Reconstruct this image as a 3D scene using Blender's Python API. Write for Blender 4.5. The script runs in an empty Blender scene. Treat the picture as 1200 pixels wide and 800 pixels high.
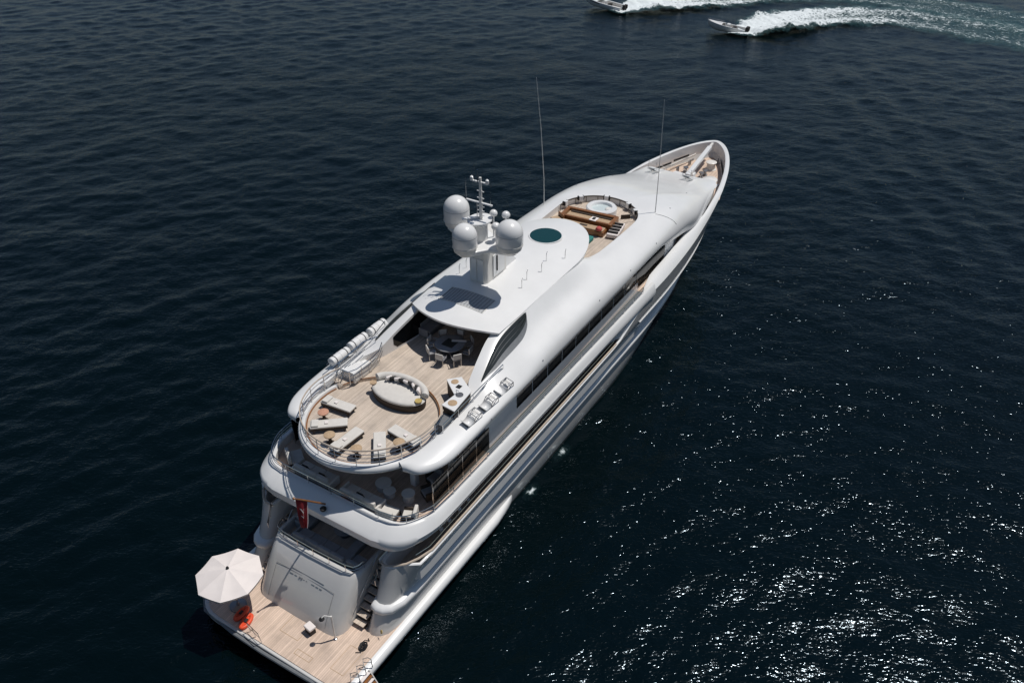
import bpy, math, random
import numpy as np
from mathutils import Vector, Matrix, Euler
R = math.radians
rnd = random.Random(11)
S = bpy.context.scene
COL = S.collection

# ---------------------------------------------------------------- camera, sky, sun, exposure
# world frame = yacht frame: x towards the bow, y to port, z up, water at z = 0
cd = bpy.data.cameras.new('camera'); cam = bpy.data.objects.new('camera', cd); COL.objects.link(cam)
cam.location = (-12.396, -23.005, 36.0)
cam.rotation_euler = (R(90 - 34.684), 0, R(31.587 - 90))
cd.sensor_width = 36; cd.lens = 29.1; cd.clip_start = .5; cd.clip_end = 20000
S.camera = cam
SUN_EL, SUN_AZ = 68.0, -38.0            # azimuth from +x towards +y
W = bpy.data.worlds.new('World'); S.world = W; W.use_nodes = True
nt = W.node_tree; nt.nodes.clear()
sky = nt.nodes.new('ShaderNodeTexSky'); sky.sky_type = 'NISHITA'; sky.sun_disc = False
sky.sun_elevation = R(SUN_EL); sky.sun_rotation = R(90 - SUN_AZ)
sky.altitude = 0; sky.air_density = 1.0; sky.dust_density = .25; sky.ozone_density = 2.0
bg = nt.nodes.new('ShaderNodeBackground'); bg.inputs[1].default_value = .05
wo = nt.nodes.new('ShaderNodeOutputWorld')
nt.links.new(sky.outputs[0], bg.inputs[0]); nt.links.new(bg.outputs[0], wo.inputs[0])
sl = bpy.data.lights.new('sun', 'SUN'); sl.energy = 3.4; sl.angle = R(.53); sl.color = (1, .965, .92)
sun = bpy.data.objects.new('sun', sl); COL.objects.link(sun)
sun.rotation_euler = (R(90 - SUN_EL), 0, math.atan2(math.cos(R(SUN_AZ)), -math.sin(R(SUN_AZ))))
S.view_settings.view_transform = 'Standard'; S.view_settings.look = 'None'
S.view_settings.exposure = 0.0; S.view_settings.gamma = 1.0
S.cycles.use_denoising = True; S.cycles.use_adaptive_sampling = False; S.cycles.sample_clamp_indirect = 1.5; S.cycles.caustics_reflective = False; S.cycles.caustics_refractive = False; S.cycles.max_bounces = 8

# ---------------------------------------------------------------- materials
def mat(name, col, rough=.5, metal=0, spec=.5, coat=0, ior=1.45):
    m = bpy.data.materials.new(name); m.use_nodes = True
    b = m.node_tree.nodes['Principled BSDF']
    b.inputs['Base Color'].default_value = (*col, 1); b.inputs['Roughness'].default_value = rough
    b.inputs['Metallic'].default_value = metal; b.inputs['IOR'].default_value = ior
    b.inputs['Specular IOR Level'].default_value = spec; b.inputs['Coat Weight'].default_value = coat
    b.inputs['Coat Roughness'].default_value = .08
    if name == 'sea_water': b.inputs['Specular Tint'].default_value = (.8, .98, 1.12, 1)
    return m
def nd(m, t, **kw):
    n = m.node_tree.nodes.new(t)
    for k, v in kw.items():
        if k in n.inputs: n.inputs[k].default_value = v
        else: setattr(n, k, v)
    return n
def lk(m, a, b): m.node_tree.links.new(a, b)
def bsdf(m): return m.node_tree.nodes['Principled BSDF']
def objco(m, scale=(1, 1, 1), rot=(0, 0, 0)):
    tc = nd(m, 'ShaderNodeTexCoord'); mp = nd(m, 'ShaderNodeMapping')
    mp.inputs['Scale'].default_value = scale; mp.inputs['Rotation'].default_value = rot
    lk(m, tc.outputs['Object'], mp.inputs[0]); return mp.outputs[0]
def ramp(m, fac, stops):
    r = nd(m, 'ShaderNodeValToRGB'); e = r.color_ramp.elements
    while len(e) < len(stops): e.new(.5)
    for q, (p, c) in zip(e, stops): q.position = p; q.color = (*c, 1) if len(c) == 3 else c
    lk(m, fac, r.inputs[0]); return r.outputs[0]
def mixc(m, fac, a, b, typ='MIX'):
    x = nd(m, 'ShaderNodeMix', data_type='RGBA', blend_type=typ)
    for s, v in ((x.inputs[0], fac), (x.inputs[6], a), (x.inputs[7], b)):
        if hasattr(v, 'links'): lk(m, v, s)
        else: s.default_value = v if not isinstance(v, tuple) else (*v, 1)
    return x.outputs[2]
def mottle(m, col, amount=.12, scale=1.2, bump=0, bscale=30, stretch=(1, 1, 1)):
    co = objco(m, stretch)
    n = nd(m, 'ShaderNodeTexNoise', Scale=scale, Detail=6.0, Roughness=.6); lk(m, co, n.inputs[0])
    lo = tuple(c * (1 - amount) for c in col); hi = tuple(min(1, c * (1 + amount * .6)) for c in col)
    lk(m, ramp(m, n.outputs[0], [(.3, lo), (.7, hi)]), bsdf(m).inputs['Base Color'])
    if bump:
        n2 = nd(m, 'ShaderNodeTexNoise', Scale=bscale, Detail=4.0); lk(m, co, n2.inputs[0])
        bp = nd(m, 'ShaderNodeBump', Strength=bump, Distance=.02); lk(m, n2.outputs[0], bp.inputs['Height'])
        lk(m, bp.outputs[0], bsdf(m).inputs['Normal'])
    return m
M = {}
M['white'] = mottle(mat('white_paint', (.8, .8, .8), .3, coat=.5), (.76, .757, .745), .05, .5)
M['hull'] = mottle(mat('hull_paint', (.4, .4, .4), .2, coat=.7), (.6, .585, .56), .07, .35, stretch=(1, 1, 3))
M['cream'] = mottle(mat('off_white_gelcoat', (.7, .68, .64), .4), (.7, .68, .64), .08, 2)
M['glass'] = mat('dark_tinted_glass', (.004, .005, .006), .08, spec=.3)
M['teal'] = mat('teal_skylight_glass', (.008, .045, .05), .07, spec=.5)
M['louver'] = mottle(mat('dark_louver_paint', (.03, .035, .036), .35), (.03, .036, .037), .2, 3)
M['steel'] = mat('polished_steel', (.62, .62, .62), .18, metal=1)
M['dark_steel'] = mat('dull_steel', (.3, .3, .31), .35, metal=.8)
M['black'] = mat('black_rubber', (.012, .012, .013), .6)
M['grille'] = mottle(mat('grey_grille', (.16, .17, .18), .5), (.16, .17, .18), .15, 6)
M['roof_grille'] = mottle(mat('pale_grey_grille', (.42, .43, .44), .5), (.42, .43, .44), .1, 6)
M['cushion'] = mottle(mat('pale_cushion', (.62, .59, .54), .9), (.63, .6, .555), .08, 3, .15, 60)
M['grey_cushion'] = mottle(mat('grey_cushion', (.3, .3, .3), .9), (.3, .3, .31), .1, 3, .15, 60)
M['dark_cushion'] = mottle(mat('charcoal_cushion', (.03, .028, .027), .9), (.03, .028, .027), .2, 4)
M['canvas'] = mottle(mat('white_canvas', (.8, .73, .69), .85), (.78, .715, .68), .06, 1.4, .2, 50)
M['orange'] = mottle(mat('orange_vinyl', (.75, .09, .03), .45), (.75, .085, .03), .18, 5)
M['red'] = mottle(mat('red_bunting', (.2, .008, .015), .85), (.19, .008, .015), .2, 3)
M['flagwhite'] = mottle(mat('white_bunting', (.7, .62, .6), .85), (.7, .62, .6), .1, 4)
M['straw'] = mottle(mat('woven_tan', (.42, .29, .17), .8), (.45, .32, .2), .2, 10)
M['salmon'] = mottle(mat('woven_salmon', (.5, .25, .17), .8), (.52, .27, .18), .2, 10)
M['wicker'] = mottle(mat('dark_wicker', (.05, .035, .026), .8), (.055, .04, .03), .3, 14)
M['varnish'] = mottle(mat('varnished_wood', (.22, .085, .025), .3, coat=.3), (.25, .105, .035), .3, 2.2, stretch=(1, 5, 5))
M['gold'] = mottle(mat('yellow_top', (.45, .33, .09), .5), (.48, .36, .12), .15, 8)
M['tealcloth'] = mottle(mat('teal_cloth', (.03, .2, .18), .85), (.03, .2, .18), .2, 5)
M['redcloth'] = mottle(mat('coral_towel', (.55, .1, .09), .85), (.55, .1, .09), .2, 5)
M['poolwater'] = mat('pool_water', (.55, .62, .62), .05)
M['table'] = mottle(mat('grey_stone_top', (.26, .265, .28), .3), (.27, .275, .29), .15, 3)

def teak(name, base, plank=.11, axis='y'):
    m = mat(name, base, .75); b = bsdf(m)
    tc = nd(m, 'ShaderNodeTexCoord'); sp = nd(m, 'ShaderNodeSeparateXYZ'); lk(m, tc.outputs['Object'], sp.inputs[0])
    u = sp.outputs[1] if axis == 'y' else sp.outputs[0]
    dv = nd(m, 'ShaderNodeMath', operation='DIVIDE'); lk(m, u, dv.inputs[0]); dv.inputs[1].default_value = plank
    fl = nd(m, 'ShaderNodeMath', operation='FLOOR'); lk(m, dv.outputs[0], fl.inputs[0])
    fr = nd(m, 'ShaderNodeMath', operation='FRACT'); lk(m, dv.outputs[0], fr.inputs[0])
    wn = nd(m, 'ShaderNodeTexWhiteNoise', noise_dimensions='1D'); lk(m, fl.outputs[0], wn.inputs['W'])
    mp = nd(m, 'ShaderNodeMapping'); lk(m, tc.outputs['Object'], mp.inputs[0])
    mp.inputs['Scale'].default_value = (.8, 9, 9) if axis == 'y' else (9, .8, 9)
    n = nd(m, 'ShaderNodeTexNoise', Scale=1.0, Detail=6.0, Roughness=.65); lk(m, mp.outputs[0], n.inputs[0])
    n2 = nd(m, 'ShaderNodeTexNoise', Scale=.9, Detail=5.0, Roughness=.6); lk(m, tc.outputs['Object'], n2.inputs[0])
    c1 = ramp(m, n.outputs[0], [(.25, tuple(c * .82 for c in base)), (.75, tuple(c * 1.1 for c in base))])
    c2 = ramp(m, wn.outputs['Value'], [(0, (.86, .85, .83)), (1, (1.06, 1.05, 1.04))])
    c3 = ramp(m, n2.outputs[0], [(.28, (.74, .74, .75)), (.5, (.97, .96, .95)), (.7, (1.06, 1.05, 1.04))])
    c = mixc(m, 1.0, mixc(m, 1.0, c1, c2, 'MULTIPLY'), c3, 'MULTIPLY')
    lt = nd(m, 'ShaderNodeMath', operation='LESS_THAN'); lk(m, fr.outputs[0], lt.inputs[0]); lt.inputs[1].default_value = .07
    c = mixc(m, lt.outputs[0], c, tuple(q * .45 for q in base))
    lk(m, c, b.inputs['Base Color']); return m
M['teak'] = teak('teak_deck', (.7, .55, .445))
M['teak_pale'] = teak('pale_teak_deck', (.62, .53, .445))
M['teak_trim'] = mottle(mat('teak_cap_rail', (.5, .42, .34), .5), (.5, .42, .34), .15, 3)

# ---------------------------------------------------------------- mesh builder
class MB:
    def __init__(s): s.v = []; s.f = []
    def add(s, vs, fs):
        o = len(s.v); s.v += [tuple(map(float, p)) for p in vs]; s.f += [tuple(i + o for i in f) for f in fs]; return s
    def box(s, x0, x1, y0, y1, z0, z1, tr=None):
        vs = [(x, y, z) for z in (z0, z1) for y in (y0, y1) for x in (x0, x1)]
        if tr is not None: vs = [tr @ Vector(p) for p in vs]
        return s.add(vs, [(0, 2, 3, 1), (4, 5, 7, 6), (0, 1, 5, 4), (2, 6, 7, 3), (1, 3, 7, 5), (0, 4, 6, 2)])
    def bar(s, a, b, w, h):           # box beam from a to b
        a, b = Vector(a), Vector(b); d = (b - a); L = d.length; q = d.to_track_quat('X', 'Z').to_matrix().to_4x4()
        return s.box(0, L, -w / 2, w / 2, -h / 2, h / 2, Matrix.Translation(a) @ q)
    def tube(s, path, r, n=6, closed=False):
        P = [Vector(p) for p in path]; N = len(P); rings = []
        rr = r if isinstance(r, (list, tuple)) else [r] * N
        for i, p in enumerate(P):
            a = P[i - 1] if (i or closed) else P[0]; b = P[(i + 1) % N] if (i < N - 1 or closed) else P[-1]
            t = (b - a).normalized()
            up = Vector((0, 0, 1)) if abs(t.z) < .9 else Vector((1, 0, 0))
            u = t.cross(up).normalized(); w = u.cross(t)
            rings.append([p + rr[i] * (math.cos(2 * math.pi * k / n) * u + math.sin(2 * math.pi * k / n) * w) for k in range(n)])
        s.grid(rings, closev=True, closeu=closed)
        if not closed:
            o = len(s.v) - N * n
            s.f.append(tuple(o + k for k in range(n))); s.f.append(tuple(o + (N - 1) * n + k for k in reversed(range(n))))
        return s
    def grid(s, rows, closev=False, closeu=False, flip=False):
        n = len(rows[0]); Rn = len(rows); vs = [p for r in rows for p in r]; fs = []
        for i in range(Rn if closeu else Rn - 1):
            for j in range(n if closev else n - 1):
                a, b, c, d = i * n + j, i * n + (j + 1) % n, ((i + 1) % Rn) * n + (j + 1) % n, ((i + 1) % Rn) * n + j
                fs.append((a, d, c, b) if flip else (a, b, c, d))
        return s.add(vs, fs)
    def lathe(s, prof, c=(0, 0, 0), n=24, a0=0, sx=1, sy=1, caps=True):
        rows = [[(c[0] + sx * r * math.cos(a0 + 2 * math.pi * k / n), c[1] + sy * r * math.sin(a0 + 2 * math.pi * k / n), c[2] + z) for k in range(n)] for r, z in prof]
        s.grid(rows, closev=True)
        o = len(s.v) - n * len(prof)
        if caps and prof[0][0] > 1e-6 and abs(prof[0][1] - prof[1][1]) > 1e-6: s.f.append(tuple(o + k for k in reversed(range(n))))
        if caps and prof[-1][0] > 1e-6: s.f.append(tuple(o + n * (len(prof) - 1) + k for k in range(n)))
        return s
    def prism(s, poly, z0, z1):
        n = len(poly); vs = [(x, y, z0) for x, y in poly] + [(x, y, z1) for x, y in poly]
        return s.add(vs, [tuple(range(n - 1, -1, -1)), tuple(range(n, 2 * n))] + [(i, (i + 1) % n, n + (i + 1) % n, n + i) for i in range(n)])
    def mirror(s):                    # add the port/starboard mirror image
        o = len(s.v); s.v += [(x, -y, z) for x, y, z in s.v]; s.f += [tuple(i + o for i in reversed(f)) for f in list(s.f)]; return s
    def build(s, name, m, parent=None, smooth=35, bevel=0, loc=None, fixn=True, seg=2):
        me = bpy.data.meshes.new(name); me.from_pydata(s.v, [], s.f)
        import bmesh
        bm = bmesh.new(); bm.from_mesh(me)
        bmesh.ops.remove_doubles(bm, verts=bm.verts, dist=1e-4)
        bmesh.ops.dissolve_degenerate(bm, edges=bm.edges, dist=1e-5)
        if fixn: bmesh.ops.recalc_face_normals(bm, faces=bm.faces)
        bm.to_mesh(me); bm.free()
        if smooth: me.shade_smooth(); me.set_sharp_from_angle(angle=R(smooth))
        me.materials.append(M[m] if isinstance(m, str) else m)
        o = bpy.data.objects.new(name, me); COL.objects.link(o)
        if parent: o.parent = parent
        if loc: o.location = loc
        if bevel:
            b = o.modifiers.new('bevel', 'BEVEL'); b.width = bevel; b.segments = seg; b.limit_method = 'ANGLE'; b.angle_limit = R(40)
        return o
def tag(o, label, cat, group=None, kind=None):
    if label: o['label'] = label
    if cat: o['category'] = cat
    if group: o['group'] = group
    if kind: o['kind'] = kind
    return o
def thing(name, label, cat, loc=(0, 0, 0), rz=0, group=None):
    o = bpy.data.objects.new(name, None); o.empty_display_size = .3; COL.objects.link(o)
    o.location = loc; o.rotation_euler = (0, 0, rz); return tag(o, label, cat, group)
def dup(root, loc, rz, label=None):
    def cp(o, par):
        c = o.copy(); COL.objects.link(c); c.parent = par
        for ch in o.children: cp(ch, c)
        return c
    kids = list(root.children); r = root.copy(); COL.objects.link(r); r.parent = None
    r.location = loc; r.rotation_euler = (0, 0, rz)
    if label: r['label'] = label
    for ch in kids: cp(ch, r)
    return r
def catmull(P, n):                    # Catmull-Rom through P (numpy k x d), n samples per span
    P = np.asarray(P, float); out = []
    for i in range(len(P) - 1):
        p0 = P[i - 1] if i else 2 * P[0] - P[1]; p3 = P[i + 2] if i + 2 < len(P) else 2 * P[-1] - P[-2]
        for k in range(n):
            t = k / n
            out.append(.5 * (2 * P[i] + (P[i + 1] - p0) * t + (2 * p0 - 5 * P[i] + 4 * P[i + 1] - p3) * t * t + (3 * P[i] - p0 - 3 * P[i + 1] + p3) * t ** 3))
    out.append(P[-1]); return np.array(out)
def arc(cx, cy, r, a0, a1, n, z=None):
    o = []
    for k in range(n + 1):
        a = R(a0 + (a1 - a0) * k / n); p = (cx + r * math.cos(a), cy + r * math.sin(a))
        o.append(p if z is None else (*p, z))
    return o
def resample(path, step):
    P = np.asarray(path, float); d = np.r_[0, np.cumsum(np.linalg.norm(np.diff(P, axis=0), axis=1))]
    n = max(2, int(round(d[-1] / step)) + 1); t = np.linspace(0, d[-1], n)
    return np.stack([np.interp(t, d, P[:, k]) for k in range(P.shape[1])], 1)
def railing(mb, path, h, mids=1, r=.022, step=1.3, post=.018):
    P = np.asarray(path, float)
    mb.tube(P + [0, 0, h], r, 6)
    for k in range(mids): mb.tube(P + [0, 0, h * (k + 1) / (mids + 1)], post * .8, 5)
    for p in resample(P, step): mb.tube([p, p + [0, 0, h]], post, 5)
    return mb

# ---------------------------------------------------------------- sea: one sheet to the horizon, real waves near by
wr = np.random.RandomState(5); CX, CY = -12.4, -23.0; HEAD = R(31.6)
_w = []
for k in range(90):
    lam = .9 * (16 / .9) ** (k / 89.0) * (1 + .1 * wr.randn() * .5)
    th = HEAD + R(12) + wr.randn() * R(38)
    a = .0029 * lam ** .95 * (1 if lam < 3.5 else (3.5 / lam) ** .95)
    _w.append((a, 2 * math.pi / lam * math.cos(th), 2 * math.pi / lam * math.sin(th), wr.rand() * 6.28))
def wave(x, y, lmin=None):
    h = np.zeros_like(x); d = np.hypot(x - CX, y - CY)
    gx = .8 + .3 * np.sin(x * .031 + 1.3 + .6 * np.sin(y * .027)) * np.sin(y * .038 + .4)        # gusts: rougher and calmer patches
    for a, kx, ky, p in _w:
        lam = 2 * math.pi / math.hypot(kx, ky); f = np.clip(1.6 - d * .0042 / lam * 1.6, 0, 1)
        q = np.sin(kx * x + ky * y + p); h += a * f * (gx if lam < 5 else 1) * (q + .35 * q * q - .17)
    for x0, y0, ang, lam, A, s in ((95, -12, -62, 5.2, .07, 26), (70, -22, -58, 4.2, .06, 20), (118, 2, -70, 4.6, .07, 22)):   # old wakes crossing
        ca, sa = math.cos(R(ang)), math.sin(R(ang)); u = (x - x0) * ca + (y - y0) * sa; w = -(x - x0) * sa + (y - y0) * ca
        h += A * np.exp(-(u / 9) ** 2 - (w / s) ** 2) * np.sin(2 * math.pi * (u + .004 * w * w) / lam)
    return h
r1 = 9 * (290 / 9) ** (np.linspace(0, 1, 1050)); r2 = 290 * (9000 / 290) ** (np.linspace(0, 1, 90)[1:])
rr = np.r_[.01, 3, 6, r1, r2]
a1 = HEAD + np.radians(np.linspace(-46, 46, 760)); a2 = HEAD + np.radians(np.linspace(46, 314, 180)[1:-1]); aa = np.r_[a1, a2]
RR, AA = np.meshgrid(rr, aa, indexing='ij'); X = CX + RR * np.cos(AA); Y = CY + RR * np.sin(AA)
Z = wave(X, Y) * np.clip((900 - RR) / 600, 0, 1)
nr, na = X.shape
me = bpy.data.meshes.new('sea'); me.vertices.add(nr * na)
me.vertices.foreach_set('co', np.stack([X, Y, Z], -1).astype(np.float32).ravel())
ii, jj = np.meshgrid(np.arange(nr - 1), np.arange(na), indexing='ij'); j2 = (jj + 1) % na
q = np.stack([ii * na + jj, (ii + 1) * na + jj, (ii + 1) * na + j2, ii * na + j2], -1).reshape(-1, 4).astype(np.int32)
me.loops.add(q.size); me.polygons.add(len(q))
me.loops.foreach_set('vertex_index', q.ravel()); me.polygons.foreach_set('loop_start', np.arange(0, q.size, 4, dtype=np.int32))
me.update(calc_edges=True); me.validate(); me.shade_smooth()
m = M['sea'] = mat('sea_water', (.004, .013,   .02), .13, ior=1.333, spec=.4); b = bsdf(m)
co = objco(m)
n0 = nd(m, 'ShaderNodeTexNoise', Scale=.02, Detail=3.0); lk(m, co, n0.inputs[0])
lk(m, ramp(m, n0.outputs[0], [(.3, (.0003, .0028, .0029)), (.7, (.0004, .0037, .0052))]), b.inputs['Base Color'])
co2 = objco(m, (1, 1, 1), (0, 0, -HEAD))
mp2 = nd(m, 'ShaderNodeMapping'); lk(m, co2, mp2.inputs[0]); mp2.inputs['Scale'].default_value = (1.5, .8, 1)
n1 = nd(m, 'ShaderNodeTexNoise', Scale=1.1, Detail=2.5, Roughness=.55, Distortion=.8); lk(m, mp2.outputs[0], n1.inputs[0])
n2 = nd(m, 'ShaderNodeTexNoise', Scale=4.4, Detail=1.2, Roughness=.5, Distortion=.6); lk(m, mp2.outputs[0], n2.inputs[0])
n3 = nd(m, 'ShaderNodeTexNoise', Scale=.028, Detail=4.0, Roughness=.6, Distortion=1.0); lk(m, co, n3.inputs[0])
gust = nd(m, 'ShaderNodeMapRange'); lk(m, n3.outputs[0], gust.inputs[0]); gust.inputs[1].default_value = .32; gust.inputs[2].default_value = .68; gust.inputs[3].default_value = .03; gust.inputs[4].default_value = .1
b1 = nd(m, 'ShaderNodeBump', Strength=1.0); lk(m, gust.outputs[0], b1.inputs['Distance']); lk(m, n1.outputs[0], b1.inputs['Height'])
b2 = nd(m, 'ShaderNodeBump', Strength=1.0, Distance=.036); lk(m, n2.outputs[0], b2.inputs['Height']); lk(m, b1.outputs[0], b2.inputs['Normal'])
lk(m, b2.outputs[0], b.inputs['Normal'])
me.materials.append(m); sea = bpy.data.objects.new('sea', me); COL.objects.link(sea); tag(sea, None, None, kind='structure')

# foam of the boats' wakes and of the cooling-water outlets: lies on the waves, holes where the sea shows through
def foam_mat(name, seed, soft=.1, murk=.5):
    m = mat(name, (.74, .78, .78), .9); b = bsdf(m)
    at = nd(m, 'ShaderNodeAttribute', attribute_name='dens'); ag = nd(m, 'ShaderNodeAttribute', attribute_name='age')
    co = objco(m); mp = nd(m, 'ShaderNodeMapping'); lk(m, co, mp.inputs[0]); mp.inputs['Location'].default_value = (seed * 7.1, seed * 3.3, 0)
    na_ = nd(m, 'ShaderNodeTexNoise', Scale=.9, Detail=9.0, Roughness=.72, Distortion=1.2); lk(m, mp.outputs[0], na_.inputs[0])
    nb = nd(m, 'ShaderNodeTexVoronoi', feature='DISTANCE_TO_EDGE', Scale=1.7); 
    wv = nd(m, 'ShaderNodeVectorMath', operation='ADD'); lk(m, mp.outputs[0], wv.inputs[0]); lk(m, na_.outputs['Color'], wv.inputs[1]); lk(m, wv.outputs[0], nb.inputs['Vector'])
    s = nd(m, 'ShaderNodeMath', operation='MULTIPLY_ADD'); lk(m, nb.outputs[0], s.inputs[0]); s.inputs[1].default_value = -.55; lk(m, na_.outputs[0], s.inputs[2])
    t = nd(m, 'ShaderNodeMath', operation='ADD'); lk(m, s.outputs[0], t.inputs[0]); lk(m, at.outputs['Fac'], t.inputs[1])
    al = nd(m, 'ShaderNodeMapRange'); lk(m, t.outputs[0], al.inputs[0]); al.inputs[1].default_value = .83; al.inputs[2].default_value = .83 + soft * 2.2
    # stirred-up pale green water between the foam flecks
    al2 = nd(m, 'ShaderNodeMapRange'); lk(m, t.outputs[0], al2.inputs[0]); al2.inputs[1].default_value = .45; al2.inputs[2].default_value = 1.0; al2.inputs[4].default_value = murk
    mx = nd(m, 'ShaderNodeMath', operation='MAXIMUM'); lk(m, al.outputs[0], mx.inputs[0]); lk(m, al2.outputs[0], mx.inputs[1])
    lk(m, mx.outputs[0], b.inputs['Alpha'])
    lk(m, mixc(m, al.outputs[0], (.05, .15, .165), (.72, .77, .78)), b.inputs['Base Color'])
    bp = nd(m, 'ShaderNodeBump', Strength=.8, Distance=.25); lk(m, na_.outputs[0], bp.inputs['Height']); lk(m, bp.outputs[0], b.inputs['Normal'])
    return m
fr = np.random.RandomState(3)
_fw = [(fr.rand() * 6.28, fr.rand() * 6.28, .5 * 1.35 ** k) for k in range(9)]
def lump(x, y):
    h = 0
    for p, t, k in _fw: h = h + np.abs(np.sin(k * (x * math.cos(t) + y * math.sin(t)) + p)) / k ** .9
    return h / 4.2
def wake(name, pts, m, nu=220, nv=60):
    P = catmull(np.array([p[:2] for p in pts]), 24); d = np.r_[0, np.cumsum(np.linalg.norm(np.diff(P, axis=0), axis=1))]
    key = np.linspace(0, len(P) - 1, len(pts)).astype(int); t = np.linspace(0, d[-1], nu)
    cx, cy = np.interp(t, d, P[:, 0]), np.interp(t, d, P[:, 1])
    w = np.interp(t, d[key], [p[2] for p in pts]) * (1.22 + .12 * np.sin(t * .9) * np.sin(t * .37 + 1)); de = np.interp(t, d[key], [p[3] for p in pts]); hh = np.interp(t, d[key], [p[4] for p in pts])
    tx, ty = np.gradient(cx), np.gradient(cy); L = np.hypot(tx, ty); nx, ny = -ty / L, tx / L
    v = np.linspace(-1, 1, nv)
    X = cx[:, None] + nx[:, None] * w[:, None] * v; Y = cy[:, None] + ny[:, None] * w[:, None] * v
    edge = np.clip(1 - np.abs(v) ** 3, 0, 1)[None, :]
    prof = (.62 + .38 * np.cos((np.abs(v) - .62) * 4.2))[None, :]      # two foamy ridges either side of the propeller lane
    Z = wave(X, Y) + .05 + hh[:, None] * edge * prof * lump(X * 1.3, Y * 1.3) * 1.3
    dens = (de[:, None] * (.55 + .45 * prof) * np.clip(1.22 - np.abs(v) ** 1.7 * 1.1, 0, 1)[None, :] - (1 - edge) * .3 - .75 * np.clip(np.abs(v) - .3, 0, 1)[None, :] * (lump(X * .8 + 3, Y * .8) - .25))
    mb = MB(); mb.grid(np.stack([X, Y, Z], -1).tolist())
    me = bpy.data.meshes.new(name); me.from_pydata(mb.v, [], mb.f); me.shade_smooth()
    a = me.attributes.new('dens', 'FLOAT', 'POINT'); a.data.foreach_set('value', dens.astype(np.float32).ravel())
    a = me.attributes.new('age', 'FLOAT', 'POINT'); a.data.foreach_set('value', np.repeat(np.linspace(0, 1, nu), nv).astype(np.float32))
    me.materials.append(m); o = bpy.data.objects.new(name, me); COL.objects.link(o); return tag(o, None, None, kind='stuff')

# foam_mat instances and the two wakes
FM = foam_mat('wake_foam_material', 1, murk=.42); FM2 = foam_mat('splash_material', 4, murk=.06)
wake('wake', [(127, 20.4, 1.7, .9, .15), (126.9, 18.8, 2.2, 1.1, .5), (129.6, 17.5, 4.2, 1.06, 1.0), (135.1, 15.3, 6.0, 1.0, 1.0), (141.2, 12.0, 7.2, .86, .6), (148.6, 5.6, 8.4, .7, .35), (152, -2.3, 9.6, .6, .2), (150.8, -10.8, 11, .54, .15), (148.4, -21.3, 11.5, .5, .12), (145.2, -31, 11.5, .46, .1), (140, -44, 11.5, .4, .05)], FM, 320, 80)
wake('wake', [(131, 44.0, 1.7, .9, .15), (130.6, 41.6, 2.2, 1.1, .5), (134, 40.0, 4.0, 1.06, .9), (138.3, 37.2, 5.4, 1.0, .8), (143.1, 33.5, 6.2, .86, .5), (149, 29, 7.2, .7, .3), (157.4, 23.5, 9, .6, .2), (164, 14, 10, .54, .15), (166, 2, 10.5, .52, .1), (162, -14, 10.5, .5, .1), (154, -30, 10.5, .42, .05)], FM, 320, 80)
def foam_patch(x, y, r, dens, name='foam_patch', sx=1.0, rz=0):
    rows = []
    ds = []
    for i in range(22):
        q = i / 21; row = []
        for k in range(40):
            a = 2 * math.pi * k / 40; u, v = r * q * math.cos(a) * sx, r * q * math.sin(a)
            row.append((x + u * math.cos(rz) - v * math.sin(rz), y + u * math.sin(rz) + v * math.cos(rz)))
            ds.append(dens * (1 - q ** 1.5))
        rows.append(row)
    XY = np.array(rows); Z = wave(XY[..., 0], XY[..., 1]) + .04
    mb = MB(); mb.grid(np.concatenate([XY, Z[..., None]], -1).tolist(), closev=True)
    me = bpy.data.meshes.new(name); me.from_pydata(mb.v, [], mb.f); me.shade_smooth()
    a = me.attributes.new('dens', 'FLOAT', 'POINT'); a.data.foreach_set('value', np.array(ds, np.float32))
    me.materials.append(FM2); o = bpy.data.objects.new(name, me); COL.objects.link(o); return tag(o, None, None, kind='stuff')
foam_patch(18.9, -5.1, .5, .52, sx=1.8); foam_patch(22.9, -5.0, .45, .5, sx=2.4); foam_patch(66.5, .6, 1.3, .6, sx=1.3)

# ================================================================ the yacht
Y = thing('motor_yacht', 'long white motor yacht with radomes, teak decks and a grey stern, lying at anchor', 'yacht', (0, 0, 0))

# ---- hull: outlines of half the hull at rising levels, skinned, mirrored
LV = [-1.2, 0, .35, 1.1, 1.8, 2.25, 2.7, 3.4, 4.5]
def hb(z, x):                          # half breadth of the hull side
    zs = [-1.2, .3, 1.1, 2.2, 2.7, 3.4, 4.5, 5.4, 6.6]
    B = np.interp(z, zs, [4.4, 4.66, 4.8, 4.76, 4.7, 5.0, 5.38, 5.46, 5.6])
    x0 = np.interp(z, zs, [28, 30, 31, 33, 34, 35, 36, 36, 36]); xs = xstem(z); m = np.interp(z, zs, [1.5, 1.3, 1.15, .95, .88, .8, .75, .68, .6])
    s = np.clip((x - x0) / (xs - x0), 0, 1); return B * (1 - s * s) ** m
def xstem(z): return np.interp(z, [-1.2, .3, 1.1, 2.4, 4.2, 6.6], [56.5, 57.6, 58.3, 59.4, 60.8, 62.4])
def ztop(x): return float(np.interp(x, [29.6, 30.6, 33.4, 34.8, 37, 44, 50, 54, 63], [4.5, 4.6, 5.6, 6.05, 6.0, 6.05, 6.45, 6.72, 6.85]))
def nose(z): return float(np.interp(z, [-1.2, 1.1, 2.2, 3.2, 4.2], [5.3, 5.45, 6.1, 6.55, 7.0]))
ts = np.r_[np.linspace(0, .8, 64), 1 - .2 * np.linspace(1, 0, 40)[1:] ** 2]
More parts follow.
